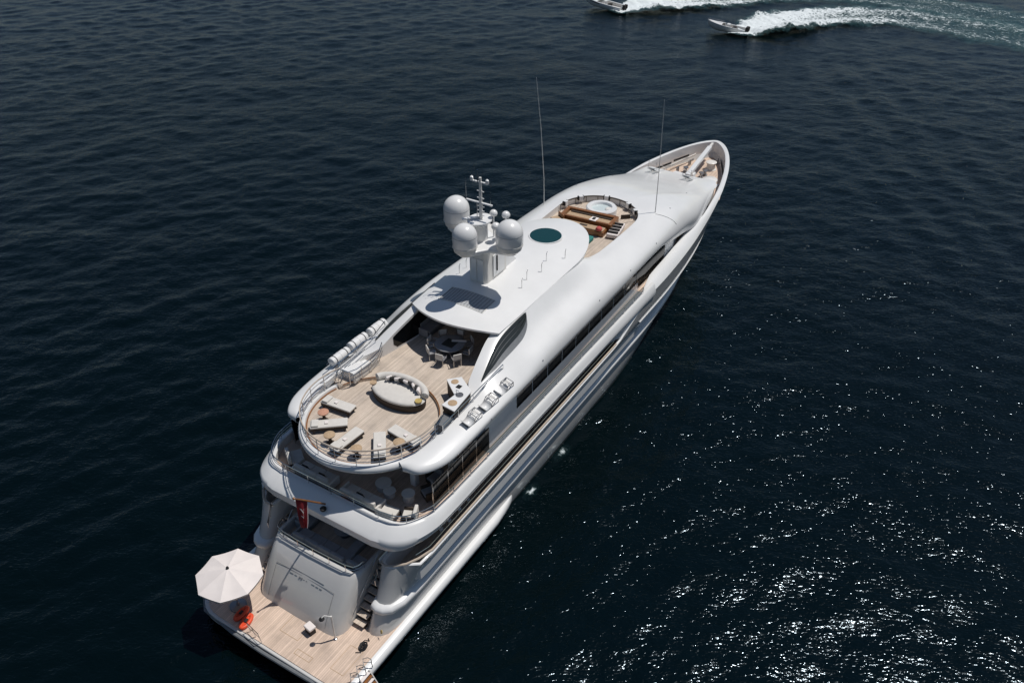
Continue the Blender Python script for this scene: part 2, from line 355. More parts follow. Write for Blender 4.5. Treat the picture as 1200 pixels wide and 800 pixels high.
def outline(z, zt=None):
    nx = nose(min(z, 4.2)); o = hb(z, 12.0)
    P = [(9.6, 3.5), (nx + 1.2, 3.5), (nx + .5, 3.5), (nx + .22, 3.56), (nx + .06, 3.72), (nx, 3.95), (nx + .06, 4.2), (nx + .22, 4.42), (nx + .5, min(4.62, o - .18)), (nx + 1.0, o - .06)]
    xa = nx + 2.0; xs = float(xstem(z))
    return P + [(xa + (xs - xa) * t, float(hb(z, xa + (xs - xa) * t))) for t in ts]
cols = []
base = [outline(z) for z in LV]
tops = [outline(z) for z in (4.8, 5.4, 6.0, 6.6)]
rows = [[(x, y, z) for x, y in o] for z, o in zip(LV, base)]
xt = [p[0] for p in outline(6.6)]
zcol = [ztop(x) for x in xt]
for f in (.25, .5, .75, 1.0):
    row = []
    for j in range(len(xt)):
        z = 4.5 + (zcol[j] - 4.5) * f; z_ = min(z, 6.6)
        if zcol[j] <= 4.5001: row.append(rows[len(LV) - 1][j]); continue
        xs = float(xstem(z_)); xa = 9.0; t = (outline(4.5)[j][0] - xa) / (float(xstem(4.5)) - xa)
        x = xa + (xs - xa) * t if j > 9 else outline(4.5)[j][0]; row.append((x, float(hb(z_, x)), z))
    rows.append(row)
edge = rows[-1]                        # sheer line
def inset(path, d):
    P = np.array(path, float); t = np.gradient(P[:, :2], axis=0); n = np.stack([-t[:, 1], t[:, 0]], 1); n /= np.linalg.norm(n, axis=1)[:, None] + 1e-9
    return n * np.asarray(d).reshape(-1, 1)
en = -inset(edge, 1.0)
wd = np.interp([p[0] for p in edge], [5, 28, 33, 36, 43, 46.5, 60, 63], [.16, .16, .3, .85, .85, .42, .36, .5])
rise = np.interp([p[0] for p in edge], [5, 30, 34, 37, 44, 50, 54, 63], [.03, .03, .42, .62, .62, .24, .05, .03])
ins = [(p[0] + en[i][0] * wd[i], max(0, p[1] + en[i][1] * wd[i]), p[2] + rise[i]) for i, p in enumerate(edge)]
for i, p in enumerate(ins):
    if edge[i][0] > 61.2: ins[i] = (min(p[0], 61.9), p[1], p[2])
flo = [(p[0], p[1], 3.3 if p[0] < 34 else (6.0 if p[0] < 53 else 5.4)) for p in ins]
def cap_(f, h): return [(e[0] + f * (i[0] - e[0]), e[1] + f * (i[1] - e[1]), e[2] + (i[2] - e[2]) * (1 - (1 - h) ** 2) + .045 * math.sin(math.pi * min(1, f * 1.05))) for e, i in zip(edge, ins)]
mb = MB(); mb.grid([edge] + [cap_(f, f) for f in (.08, .22, .4, .6, .82)] + [ins, flo]).mirror(); mb.build('bulwark_cap', 'white', Y, smooth=50)
mb = MB(); mb.grid(rows).mirror()
hull = mb.build('hull', 'hull', Y, smooth=50)
# bottom and stern closure
mb = MB(); mb.prism([(5.4, 3.5), (9.5, 3.5), (9.5, -3.5), (5.4, -3.5)], -1.1, 1.0); mb.build('stern_block', 'hull', Y)

def band(name, m, z, x0, x1, out, h, wrap=False, taper=.4):     # a rounded ledge along both sides of the hull
    pts = []
    if wrap: pts = [(nose(z) + 1.0, 3.52), (nose(z) + .4, 3.55), (nose(z) + .05, 3.75), (nose(z), 3.95), (nose(z) + .06, 4.2), (nose(z) + .3, 4.45), (nose(z) + .9, 4.66)]; x0 = nose(z) + 2
    pts += [(x, float(hb(z, x))) for x in np.linspace(x0, x1, 60)]
    n = inset([(x, y, 0) for x, y in pts], 1.0); sec = []
    for i, (p, q) in enumerate(zip(pts, n)):
        t = (x1 - p[0]) / taper / (x1 - x0) * 3; k = min(1, max(.12, t)) ** .5 if not wrap or i > 6 else [.0, .5, 1, 1, 1, 1, 1][i]
        sec.append([(p[0] + q[0] * o, p[1] + q[1] * o, z + dz) for o, dz in ((-.12, -h * .62), (out * .7 * k, -h * .6), (out * k, -h * .3), (out * k, h * .18), (out * .75 * k, h * .42), (.1 * k, h * .62), (-.12, h * .68))])
    mb = MB(); mb.grid(sec); mb.build(name, m, Y, smooth=60)
    mb.v = [(x, -y, z) for x, y, z in mb.v]; mb.build(name, m, Y, smooth=60)
band('rub_rail', 'white', 2.35, 8, 46.6, .27, .36, wrap=True)
band('spray_rail', 'white', 4.3, 33.2, 50, .09, .12, taper=1)
# waterline boot stripe
mb = MB(); mb.grid([[(x, float(hb(.12, x)) + .012, z) for x in np.linspace(8, 57.3, 90)] for z in (-.1, .3)]); mb.mirror().build('boot_stripe', 'louver', Y)

# ---- swimming platform
def round_poly(P, r, n=6):
    out = []
    for i, p in enumerate(P):
        a, b = Vector((*P[i - 1], 0)), Vector((*P[(i + 1) % len(P)], 0)); p = Vector((*p, 0)); q = r[i] if isinstance(r, (list, tuple)) else r
        if q < 1e-4: out.append((p.x, p.y)); continue
        u, w = (a - p).normalized(), (b - p).normalized(); c0, c1 = p + u * q, p + w * q
        for k in range(n + 1):
            t = k / n; s = (1 - t) ** 2 * c0 + 2 * t * (1 - t) * p + t * t * c1; out.append((s.x, s.y))
    return out
PL = round_poly([(2.15, -5.05), (9.5, -5.05), (9.5, 5.05), (2.15, 5.05)], [.5, 0, 0, 1.7])
MB().prism(PL, .62, 1.06).build('swim_platform', 'hull', Y, bevel=.04)
PT = round_poly([(2.3, -4.78), (7.8, -4.78), (7.8, 4.78), (2.3, 4.78)], [.4, 0, 0, 1.5])
MB().prism(PT, 1.055, 1.1).build('platform_teak', 'teak', Y)
for s in (-1, 1):
    sec = []
    xs = list(np.linspace(2.6 if s < 0 else 3.5, 17.2, 50))
    for i, x in enumerate(xs):
        k = min(1, (17.3 - x) / 2.2) ** .5; y0 = 4.72
        sec.append([(x, s * (y0 + o * k), z) for o, z in ((0, .45), (.3, .48), (.44, .64), (.46, .88), (.38, 1.02), (.3, 1.09), (.0, 1.1))])
    mb = MB(); mb.grid(sec); o = len(mb.v) - 7 * len(xs); mb.f += [tuple(range(7)), tuple(7 * (len(xs) - 1) + k for k in range(7))]
    mb.build('platform_fender', 'white', Y, smooth=60)
mb = MB(); mb.tube([(3.4, 5.05, .85), (2.75, 4.85, .86), (2.3, 4.3, .88), (2.06, 2, .9), (2.02, 0, .9), (2.06, -2, .9), (2.1, -3.1, .9), (1.95, -3.6, .85), (2.05, -4.6, .85)], .1, 8); mb.build('aft_fender', 'grille', Y)
for x0, x1, y0, y1 in ((3.0, 4.5, -4.25, -3.45), (3.3, 4.4, -1.1, .1), (2.7, 3.0, -2.4, -1.4)):     # flush hatches in the teak
    mb = MB()
    for a, b_, c, d in ((x0, x1, y0, y0 + .025), (x0, x1, y1 - .025, y1), (x0, x0 + .025, y0 + .03, y1 - .03), (x1 - .025, x1, y0 + .045, y1 - .045)): mb.box(a, b_, c, d, 1.1, 1.106)
    mb.build('hatch_seam', 'straw', Y)

# ---- transom block with the garage door, sloping forward
tl = [(1.05, 4.32), (1.5, 4.5), (2.1, 4.84), (2.7, 5.22), (3.2, 5.58), (3.6, 5.9), (3.78, 6.08)]
def tr_out(x, w=2.78, d=0):
    P = [(10, w - d), (x + .75, w - d), (x + .45, w - .04 - d), (x + .2, w - .18 - d), (x + .05 + d, w - .42 - d), (x + d, w - .75), (x - .03 + d, w - 1.6), (x - .05 + d, 0)]
    return P + [(a, -b_) for a, b_ in reversed(P[:-1])]
rows = [[(a, b_, z) for a, b_ in tr_out(x)] for z, x in tl]
rows += [[(a, b_, 3.84) for a, b_ in tr_out(6.12, d=.05)], [(a, b_, 3.84) for a, b_ in tr_out(6.12, d=.22)], [(a, b_, 3.3) for a, b_ in tr_out(6.12, d=.24)]]
mb = MB(); mb.grid(rows); mb.build('transom', 'hull', Y, smooth=45)
def on_tr(y, z, off=0):                # a point on the sloping transom face
    x = np.interp(z, [a for a, b_ in tl], [b_ for a, b_ in tl]) - .035; return (x - off * .83, y, z + off * .5)
mb = MB()
for p in ([(-1.9, 1.35), (-1.9, 2.95), (1.9, 2.95), (1.9, 1.35)],):
    L = [on_tr(*q, .004) for q in ([(-1.9, z) for z in np.linspace(1.35, 2.95, 8)] + [(y, 2.95) for y in np.linspace(-1.9, 1.9, 8)] + [(1.9, z) for z in np.linspace(2.95, 1.35, 8)])]
    mb.tube(L, .008, 4)
mb.build('garage_door_seam', 'dark_steel', Y)
mb = MB()                              # maker's line and the small raised lettering, too small to read in the photograph
mb.tube([on_tr(y, 3.06, .01) for y in (.95, .0, -1.2)], .012, 4)
mb.build('trim_line', 'dark_steel', Y)
mb = MB(); yy = .95
for w in (.30, .2, 0, .12, .12, .1, 0, .26, .22, .2):
    if w: MB().tube([on_tr(yy, 2.84, .012), on_tr(yy - w * .8, 2.84, .012)], .016, 4).build('raised_letter', 'grille', Y)
    yy -= max(w, .16) + .02
for y in (.28, .14): MB().lathe([(.055, -.012), (.055, .012)], on_tr(y, 2.86, .014), 12).build('raised_letter', 'dark_steel', Y)
mb = MB(); P = [(a, b_) for a, b_ in tr_out(6.1, d=.1)][1:-1]
railing(mb, [(a, b_, 3.84) for a, b_ in P], .46, 1, .035, 1.0, .022); mb.build('transom_railing', 'steel', Y)

# ---- stern stairs
for s in (-1, 1):
    mb = MB()
    for k in range(8):
        x = 5.45 + .3 * k; z = 1.1 + .275 * (k + 1)
        MB().box(x - .02, x + .3, *sorted((s * 2.83, s * 3.46)), z - .045, z).build('stair_tread', 'teak_pale', Y)
        mb.box(x + .1, x + .3, *sorted((s * 2.83, s * 3.46)), z - .275, z - .05)
    mb.build('stair_riser', 'wicker', Y)
    mb = MB(); mb.tube([(5.5, s * 2.86, 1.9), (7.7, s * 2.86, 4.1)], .02, 6); mb.build('stair_handrail', 'steel', Y)
    mb = MB(); railing(mb, [(6.55, s * 3.58, 3.4), (7.0, s * 3.56, 4.45), (7.7, s * 3.56, 4.5)], .35, 2, .022, .6); mb.build('gate_railing', 'steel', Y)
    mb = MB(); mb.lathe([(.1, 0), (.1, .03)], (0, 0, 0), 16); o = mb.build('stern_light', 'gold', Y, loc=(5.62, s * 4.5, 1.55)); o.rotation_euler = (0, R(-70), s * R(30))

# ---- main deck
MB().prism([(6.3, -2.6), (6.3, 2.6), (7.7, 2.6), (7.7, 3.55), (8.2, 4.2), (9.0, 4.95), (33, 5.0), (33, -5.0), (9.0, -4.95), (8.2, -4.2), (7.7, -3.55), (7.7, -2.6)], 3.2, 3.3).build('main_deck', 'teak_pale', Y)
def house(name, x0, x1, y, z0, z1, m='white', nosec=None):
    P = nosec or [(x0, -y), (x1, -y), (x1, y), (x0, y)]
    return MB().prism(P, z0, z1).build(name, m, Y)
house('main_deckhouse', 10.6, 33, 3.55, 3.302, 5.44)
for s in (-1, 1):
    for k in range(10):
        x = 12 + 1.9 * k; MB().box(x, x + 1.7, *sorted((s * 3.53, s * 3.565)), 4.2, 5.1).build('saloon_window', 'glass', Y, bevel=.01)
    fp = [(27.2, 5.49), (28.4, 5.36), (29.4, 5.1), (30.2, 4.72), (30.6, 4.3), (36.5, 4.3), (36.5, 5.9), (34.6, 5.9), (34.4, 5.49)]; n_ = len(fp)
    MB().add([(x, s * (float(hb(4.9, x)) - d), z) for d in (.1, .22) for x, z in fp], [tuple(range(n_)), tuple(range(2 * n_ - 1, n_ - 1, -1))] + [(i, (i + 1) % n_, n_ + (i + 1) % n_, n_ + i) for i in range(n_)]).build('flank_panel', 'white', Y)
    mb = MB(); P = [(x, s * (float(hb(4.5, x)) - .09), 4.62) for x in np.linspace(9.0, 29.6, 40)]
    P = [(7.05, s * 3.6, 4.58), (7.02, s * 3.95, 4.59), (7.2, s * 4.3, 4.6), (7.6, s * 4.75, 4.62), (8.2, s * 5.05, 4.62)] + P
    mb.tube(P, .06, 6); mb.build('main_cap_rail', 'teak_trim', Y)
    mb = MB(); mb.tube([(x, y - s * .19, z + .12) for x, y, z in P[4:]], .03, 6); mb.build('main_hand_rail', 'steel', Y)
    for x in (10.2, 10.9, 11.8, 12.6): # bollards by the quarter
        mb = MB(); c = (x, s * 4.95, 4.52); mb.lathe([(.06, 0), (.06, .18), (.11, .2), (.11, .26), (.03, .28)], c, 10); mb.build('bollard', 'cream', Y)
    for x, w in ((9.3, .22), (12.4, .16), (16.5, .7), (20.6, .16), (24.5, .6)):
        MB().box(x, x + w, *sorted((s * 4.6, s * (float(hb(3.15, x)) + .035))), 3.08, 3.2).build('freeing_port', 'black', Y, bevel=.01)
MB().box(10.55, 10.598, -3.0, 3.0, 3.35, 5.2).build('saloon_door', 'glass', Y)

# ---- upper deck: slab, sloping bulwark, teak, house
half = [(7.0, 0), (7.0, 2.2)] + [tuple(p) for p in catmull([(7.0, 3.2), (7.25, 4.2), (7.95, 4.95), (9.3, 5.42), (11, 5.5)], 6)] + [(15, 5.5), (20, 5.52), (25, 5.55), (30, 5.58), (33.5, 5.6), (35.2, 5.58)]
hn = inset([(x, y, 0) for x, y in half], 1.0); hn = -hn if hn[1][0] < 0 else hn
hn[0] = (1, 0)
ai = np.interp([p[0] for p in half], [7, 7.3, 8.2, 9.5, 12], [.78, .72, .5, .25, .15])
bi = np.interp([p[0] for p in half], [7.4, 9.6, 33, 35], [0, 1, 1, .2])       # the side fascia tucks in towards its lower edge
def ring(d, z, k=0, b=0): return [(x + q[0] * (d + a * k + w * b), max(0, y + q[1] * (d + a * k + w * b)), z + .16 * w * (b > .2)) for (x, y), q, a, w in zip(half, hn, ai, bi)]
mb = MB(); mb.grid([ring(1.2, 5.44, 0, .21), ring(.12, 5.45, 0, .21), ring(.02, 5.5, 0, .205), ring(0, 5.62, 0, .1), ring(0, 5.95), ring(.05, 6.1, .1), ring(0, 6.42, .9), ring(.06, 6.5, 1), ring(.26, 6.5, 1), ring(.3, 6.46, 1), ring(.3, 6.0, 1)]).mirror()
mb.build('upper_bulwark', 'white', Y, smooth=40)
inner = ring(.28, 6.0, 1); outer = ring(.15, 5.45)
PD = [(x, y) for x, y, z in inner] + [(x, -y) for x, y, z in reversed(inner[1:])]
MB().prism(PD, 5.9, 6.0).build('upper_deck', 'teak', Y)
PS = [(x, y) for x, y, z in ring(.4, 0)] + [(x, -y) for x, y, z in reversed(ring(.4, 0)[1:])]
MB().prism(PS, 5.46, 5.88).build('upper_deck_slab', 'white', Y)
MB().prism([(34.5, -5.2), (46, -4.6), (46, 4.6), (34.5, 5.2)], 5.7, 6.02).build('forward_side_deck', 'teak', Y)
hp = [(14.0, -4.1), (14.3, -4.5), (40.5, -4.5), (43.2, -3.9), (45.8, -2.4), (46.5, 0), (45.8, 2.4), (43.2, 3.9), (40.5, 4.5), (14.3, 4.5), (14.0, 4.1)]
MB().prism(hp, 6.022, 8.36).build('upper_deckhouse', 'white', Y)
for s in (-1, 1):
    for k in range(10):
        x = 18.2 + 1.75 * k
        if x < 34.5: MB().box(x, x + 1.67, *sorted((s * 4.48, s * 4.518)), 6.72, 8.3).build('side_window', 'glass', Y, bevel=.01)
    for k in range(4):
        x = 34.4 + 1.52 * k; y0 = y1 = 4.5 if k < 3 else 4.45
        MB().add([(x, s * (y0 + .015), 6.2), (x + 1.5, s * (y1 + .015), 6.2), (x + 1.5, s * (y1 + .015), 8.15), (x, s * (y0 + .015), 8.15)], [(0, 1, 2, 3)]).build('wheelhouse_window', 'glass', Y)
    mb = MB()
    for x in np.arange(10.2, 14.0, 1.26): mb.box(x, x + 1.2, *sorted((s * 4.6, s * 4.63)), 6.1, 7.6)
    mb.build('wind_screen', 'glass', Y)
    mb = MB()
    for x in np.arange(10.17, 14.1, 1.26): mb.bar((x, s * 4.615, 6.0), (x, s * 4.615, 7.65), .05, .05)
    mb.bar((10.15, s * 4.615, 7.65), (14.0, s * 4.615, 7.65), .05, .05); mb.build('wind_screen_frame', 'steel', Y)
    # handrail on the bulwark
    path = [(x, s * y, z) for x, y, z in ring(.16, 6.5, 1)]
    mb = MB(); railing(mb, path[:-1], .5, 2, .03, 1.5, .02); mb.build('upper_railing', 'steel', Y)
    MB().box(10.9, 11.25, *sorted((s * 2.6, s * 2.95)), 6.0, 8.32).build('deck_pillar', 'white', Y, bevel=.05)
    MB().box(12.2, 12.5, *sorted((s * 4.05, s * 4.45)), 6.0, 8.34).build('deck_post', 'white', Y, bevel=.05)
for s in (-1, 1): MB().prism([(15.0, s * 4.52), (34.4, s * 4.52), (34.4, s * 5.2), (15.0, s * 5.2)], 5.99, 6.012).build('side_walkway', 'grille', Y)
MB().box(13.95, 13.998, -3.3, 3.3, 6.1, 8.2).build('lounge_door', 'glass', Y)
mb = MB(); mb.lathe([(.12, 0), (.16, .05), (.16, .14), (.06, .2)], (7.15, -.15, 6.16), 12); mb.build('stern_lamp', 'black', Y)
mb = MB(); mb.tube([(7.35, -.12, 6.4), (6.1, .02, 7.7), (5.75, .06, 8.05)], [.05, .045, .03], 8); mb.lathe([(.06, 0), (.06, .08), (0, .12)], (5.73, .06, 8.03), 8); mb.build('flag_staff', 'varnish', Y)

# ---- sun deck
CX0 = 11.65
MB().lathe([(0, 8.26), (2.4, 8.26), (3.45, 8.32), (3.72, 8.4), (3.84, 8.52), (3.86, 8.62), (3.82, 8.74), (3.72, 8.82), (3.5, 8.84), (3.46, 8.69)], (CX0, 0, 0), 96, caps=False).build('balcony', 'white', Y, smooth=60, fixn=True)
MB().lathe([(0, 8.66), (3.47, 8.66), (3.47, 8.7), (0, 8.7)], (CX0, 0, 0), 96).build('round_sun_deck', 'teak_pale', Y)
fa = arc(CX0, 0, 3.27, 74, -74, 40)
MB().prism(fa + [(12.9, -3.9), (22.5, -3.6), (22.5, 3.6), (12.9, 3.9)], 8.55, 8.85).build('sun_deck', 'teak_pale', Y, smooth=0)
mb = MB(); mb.tube([(x, y, 8.73) for x, y in arc(CX0, 0, 3.42, 76, 284, 70)], .045, 5); mb.build('rim_shade_edging', 'varnish', Y)  # dark wood toe ring; its colour also draws the rim's shadow on the deck
mb = MB(); mb.tube([(x, y, 8.858) for x, y in arc(CX0, 0, 3.31, 70, -70, 50)], .035, 5); mb.build('step_nosing', 'varnish', Y)
P = arc(CX0, 0, 3.62, 68, 292, 70, 8.83)
mb = MB(); railing(mb, P, .92, 3, .034, 1.05, .022); mb.build('balcony_railing', 'steel', Y)
mb = MB(); mb.tube([(x, y, z + .94) for x, y, z in P], .035, 6); mb.build('balcony_cap_rail', 'teak_trim', Y)
MB().prism([(12, -4.6), (40, -4.5), (40, 4.5), (12, 4.6)], 8.37, 8.5).build('sun_deck_soffit', 'white', Y)
MB().prism([(29.8, -2.95), (36.6, -3.0)] + arc(36.6, 0, 3.0, -80, 80, 30) + [(36.6, 3.0), (29.8, 2.95)], 9.2, 9.45).build('spa_deck', 'teak_pale', Y)

# ---- superstructure shell, sun-deck fascia to roof and over the bow: ribs of five control points
def rib(x, *p): return [(x, y, z) for y, z in p]
ribs = [
 [(9.62, 3.15, 8.86), (9.55, 3.3, 8.84), (9.5, 3.42, 8.7), (9.5, 3.44, 8.5), (9.6, 3.38, 8.36)],
 [(10.1, 3.42, 8.9), (9.93, 3.8, 8.9), (9.72, 4.1, 8.74), (9.7, 4.2, 8.5), (9.8, 4.12, 8.36)],
 [(10.8, 3.6, 8.96), (10.68, 4.1, 8.96), (10.48, 4.6, 8.78), (10.42, 4.72, 8.52), (10.5, 4.64, 8.36)],
 [(11.6, 3.75, 9.05), (11.55, 4.3, 9.02), (11.45, 4.85, 8.8), (11.4, 5.0, 8.55), (11.45, 4.92, 8.36)],
 rib(13.0, (3.84, 9.14), (4.45, 9.06), (4.97, 8.84), (5.08, 8.6), (4.99, 8.38)),
 rib(14.5, (3.8, 9.18), (4.45, 9.09), (4.99, 8.86), (5.08, 8.6), (4.99, 8.38)),
 rib(15.6, (3.6, 9.36), (4.35, 9.16), (4.98, 8.88), (5.08, 8.6), (4.98, 8.38)),
 rib(17.0, (3.28, 9.98), (4.1, 9.5), (4.94, 8.98), (5.09, 8.6), (4.97, 8.38)),
 rib(18.6, (2.98, 10.55), (3.85, 9.9), (4.86, 9.12), (5.1, 8.64), (4.95, 8.39)),
 rib(20.5, (2.98, 10.86), (3.75, 10.02), (4.85, 9.42), (5.14, 8.7), (4.95, 8.4)),
 rib(23.0, (3.05, 10.92), (3.78, 10.04), (4.88, 9.56), (5.18, 8.76), (4.95, 8.42)),
 rib(26.0, (3.05, 10.9), (3.78, 10.02), (4.88, 9.55), (5.18, 8.76), (4.94, 8.43)),
 rib(28.4, (2.9, 10.75), (3.78, 10.02), (4.88, 9.5), (5.16, 8.76), (4.9, 8.44)),
 rib(30.4, (2.84, 10.1), (3.7, 9.98), (4.86, 9.4), (5.14, 8.74), (4.88, 8.45)),
 rib(32.4, (2.9, 9.97), (3.7, 9.88), (4.85, 9.35), (5.12, 8.72), (4.86, 8.45)),
 rib(34.6, (2.97, 9.95), (3.8, 9.84), (4.85, 9.3), (5.08, 8.66), (4.8, 8.4)),
 [(36.6, 2.98, 9.95), (36.7, 3.9, 9.8), (36.8, 4.8, 9.26), (36.9, 5.04, 8.6), (36.95, 4.74, 8.22)],
 [(37.62, 2.8, 9.95), (38.2, 3.8, 9.8), (38.7, 4.72, 9.24), (39.0, 5.02, 8.42), (39.1, 4.78, 7.8)],
 [(38.52, 2.28, 9.95), (39.8, 3.4, 9.8), (41.1, 4.4, 9.2), (42.0, 4.85, 8.1), (42.3, 4.68, 7.15)],
 [(39.05, 1.7, 9.95), (40.8, 2.85, 9.75), (43.1, 4.1, 8.98), (44.7, 4.7, 7.75), (45.3, 4.66, 6.62)],
 [(39.38, 1.11, 9.95), (41.8, 2.0, 9.7), (44.9, 3.35, 8.85), (47.5, 4.1, 7.7), (49.0, 4.14, 6.7)],
 [(39.47, .8, 9.95), (42.1, 1.5, 9.65), (45.6, 2.65, 8.72), (49.2, 3.5, 7.5), (51.6, 3.62, 6.74)],
 [(39.53, .52, 9.95), (42.4, 1.0, 9.6), (46.2, 2.0, 8.6), (50.3, 2.8, 7.35), (53.3, 3.15, 6.78)],
 [(39.57, .25, 9.95), (42.5, .5, 9.57), (46.35, 1.0, 8.6), (50.5, 1.6, 7.38), (53.5, 1.8, 6.72)],
 [(39.58, 0, 9.95), (42.5, 0, 9.56), (46.4, 0, 8.6), (50.6, 0, 7.36), (53.5, 0, 6.66)]]
NB, NR = 5, 6
RB = [catmull(r, NB) for r in ribs]; RB = np.array(RB)
SH = np.stack([catmull(RB[:, j, :], NR) for j in range(RB.shape[1])], 1)        # (u, v, 3)
SH[:, :, 1] = np.maximum(SH[:, :, 1], 0)
def shell(u, v, off=0):                # surface point at rib u (float), v 0..4, pushed off along the normal
    a = np.clip(u, 0, len(ribs) - 1) * NR; b_ = np.clip(v, 0, 4) * NB
    def s(i, j):
        i = np.clip(i, 0, SH.shape[0] - 1.001); j = np.clip(j, 0, SH.shape[1] - 1.001); i0, j0 = int(i), int(j); f, g = i - i0, j - j0
        return (1 - f) * ((1 - g) * SH[i0, j0] + g * SH[i0, j0 + 1]) + f * ((1 - g) * SH[i0 + 1, j0] + g * SH[i0 + 1, j0 + 1])
    p = s(a, b_)
    if off:
        n = np.cross(s(a + .5, b_) - s(a - .5, b_), s(a, b_ + .5) - s(a, b_ - .5)); n /= np.linalg.norm(n) + 1e-9
        if n[2] < 0: n = -n
        p = p + off * n
    return p
rows = SH.tolist()
for i, r in enumerate(rows):           # inner coaming wall and soffit
    p = r[0]; u = i / NR
    zi = 8.72 if u < 4 else (8.84 if u < 13 else 9.0)
    k = float(np.interp(u, [4, 5.5, 6.2, 8.5, 9.5, 10, 12.5, 13.5], [.22, .22, .6, .5, .22, .22, .22, .07]))
    q = np.array(p) - np.array([36.6 if u >= 16 else p[0], 0, 0]); d = np.hypot(q[0], q[1]) + 1e-6
    inw = [p[0] - q[0] / d * k, max(0, p[1] - q[1] / d * k), p[2] - .005 + max(0, k - .22) * .15] if u > 4 else [p[0] + .02, p[1] - .03, p[2] - .01]
    low = [inw[0], inw[1], zi]
    e = r[-1]; sof = [e[0] - .02, max(0, e[1] - .3), e[2] + .01] if u < 19 else [e[0] - .05, e[1] * .98, e[2] - .05]
    bot = [e[0] - (.3 if u > 19 else .0), max(0, min(e[1], 4.2) - .1), 8.38] if u < 18.5 else ([e[0] - .1, e[1] - .3, e[2] - .5] if u < 20.6 else [e[0] - .06, e[1] * .985, e[2] - 1.35])
    rows[i] = [low, inw] + r + [sof, bot]
mb = MB(); mb.grid(rows).mirror(); mb.build('superstructure', 'white', Y, smooth=42)

# dark glass on the inner faces of the arches under the roof
for s in (-1, 1):
    A = [rows[i] for i in range(int(6.9 * NR), int(9.3 * NR))]
    MB().grid([[(r[0][0], s * (r[0][1] - .012), 9.0 + .25 * (k == 0)) for k, r in enumerate(A)], [(r[1][0], s * (r[1][1] - .012), max(9.05, r[1][2] - .16)) for r in A]]).build('arch_glass', 'glass', Y, smooth=40)
# louvred side openings below the roof
LO = catmull([(6.4, .13), (6.75, .38), (7.3, .7), (7.95, .93), (8.5, .99), (8.9, .93), (9.22, .66), (9.42, .13)], 8)
for s in (-1, 1):
    us = np.linspace(6.4, 9.42, 48)
    def lens(t): return .1, float(np.interp(6.4 + t * 3.02, LO[:, 0], LO[:, 1]))
    rows = []
    for k, u in enumerate(us):
        t = k / 47; a, b_ = lens(t); rows.append([shell(u, a + (b_ - a) * g / 8, .012) * np.array([1, s, 1]) for g in range(9)])
    lv = MB().grid([[tuple(p) for p in r] for r in rows]).build('louver_panel', 'grille', Y, smooth=60)
    for q in (.0, .24, .48):
        mb = MB(); rows = []
        for k, u in enumerate(us[1:-1]):
            t = (k + 1) / 47; a, b_ = lens(t); w = .78 * (b_ - a) * .24; c = a + (b_ - a) * q
            sec = [shell(u, c - .02, .02), shell(u, c - .02, .10), shell(u, c + w * .9, .07), shell(u, c + w * .9, .02)]
            rows.append([tuple(p * np.array([1, s, 1])) for p in sec])
        mb.grid(rows, closev=True); mb.build('louver_slat', 'louver', lv, smooth=30)

# ---- hard-top roof
rows = []; under = []
def roofz(x, f): return float(np.interp(x, [17.5, 19, 22, 29, 31, 32.4], [11.12, 11.3, 11.42, 11.46, 11.36, 11.12])) - .48 * abs(f) ** 2.2
NV = 28
for k in range(NV + 1):
    f = math.sin(math.pi / 2 * (2 * k / NV - 1)); xr = 17.8 + 1.1 * abs(f) ** 2; xf = 27.6 + 4.8 * math.sqrt(max(0, 1 - f * f))
    row = []
    for j in range(31):
        x = xr + (xf - xr) * (j / 30); w = float(np.interp(x, [17.5, 19, 21, 27.6], [2.86, 2.95, 3.05, 3.05])); row.append((x, f * w, roofz(x, f)))
    rows.append(row)
top = rows
bot_ = [[(x, y * .985, z - (.12 + .14 * min(1, j / 12))) for j, (x, y, z) in enumerate(r)] for r in rows]
mb = MB(); mb.grid(top); mb.grid(bot_, flip=True)
rim = [r[0] for r in top]; rimb = [r[0] for r in bot_]; mb.grid([rim, rimb]); mb.grid([[r[-1] for r in top], [r[-1] for r in bot_]])
mb.grid([top[0], bot_[0]]); mb.grid([top[-1], bot_[-1]])
roof = mb.build('roof', 'white', Y, smooth=50)
def rz_(x, y): return roofz(x, y / 3.0)
sk = MB().lathe([(1.02, -.02), (1.02, .035), (0, .05)], (29.05, -.05, 11.45), 48).build('skylight', 'teal', roof, smooth=40)
mb = MB(); mb.lathe([(1.09, -.02), (1.09, .03), (1.02, .03)], (29.05, -.05, 11.45), 48); mb.build('skylight_rim', 'white', sk)
gx0, gx1, gy0, gy1 = 19.55, 20.95, -1.42, 1.55
def on_roof(x, y, d): return (x, y, rz_(x, y) + d)
gr = MB().grid([[on_roof(x, y, .012) for y in np.linspace(gy0, gy1, 15)] for x in np.linspace(gx0, gx1, 9)]).build('roof_grille', 'roof_grille', roof)
for k in range(15):
    y = gy0 + .06 + k * (gy1 - gy0 - .12) / 14; MB().tube([on_roof(x, y, .02) for x in np.linspace(gx0 + .04, gx1 - .04, 8)], .017, 4).build('grille_slat', 'grille', gr)
mb = MB(); mb.tube([on_roof(gx0, y, .012) for y in np.linspace(gy0, gy1, 12)] + [on_roof(gx1, y, .012) for y in np.linspace(gy1, gy0, 12)], .03, 5, closed=True); mb.build('grille_frame', 'cream', gr)
for x, y in ((25.2, -1.95), (26.4, -1.6), (23.0, -1.9), (23.9, -1.7), (22.6, 2.2), (23.4, 2.25), (24.2, 2.25), (27.5, -2.3)):
    mb = MB(); mb.tube([(x, y, rz_(x, y) - .02), (x, y, rz_(x, y) + .5), (x + .1, y, rz_(x, y) + .62)], .022, 6); mb.build('roof_grab_post', 'steel', roof)
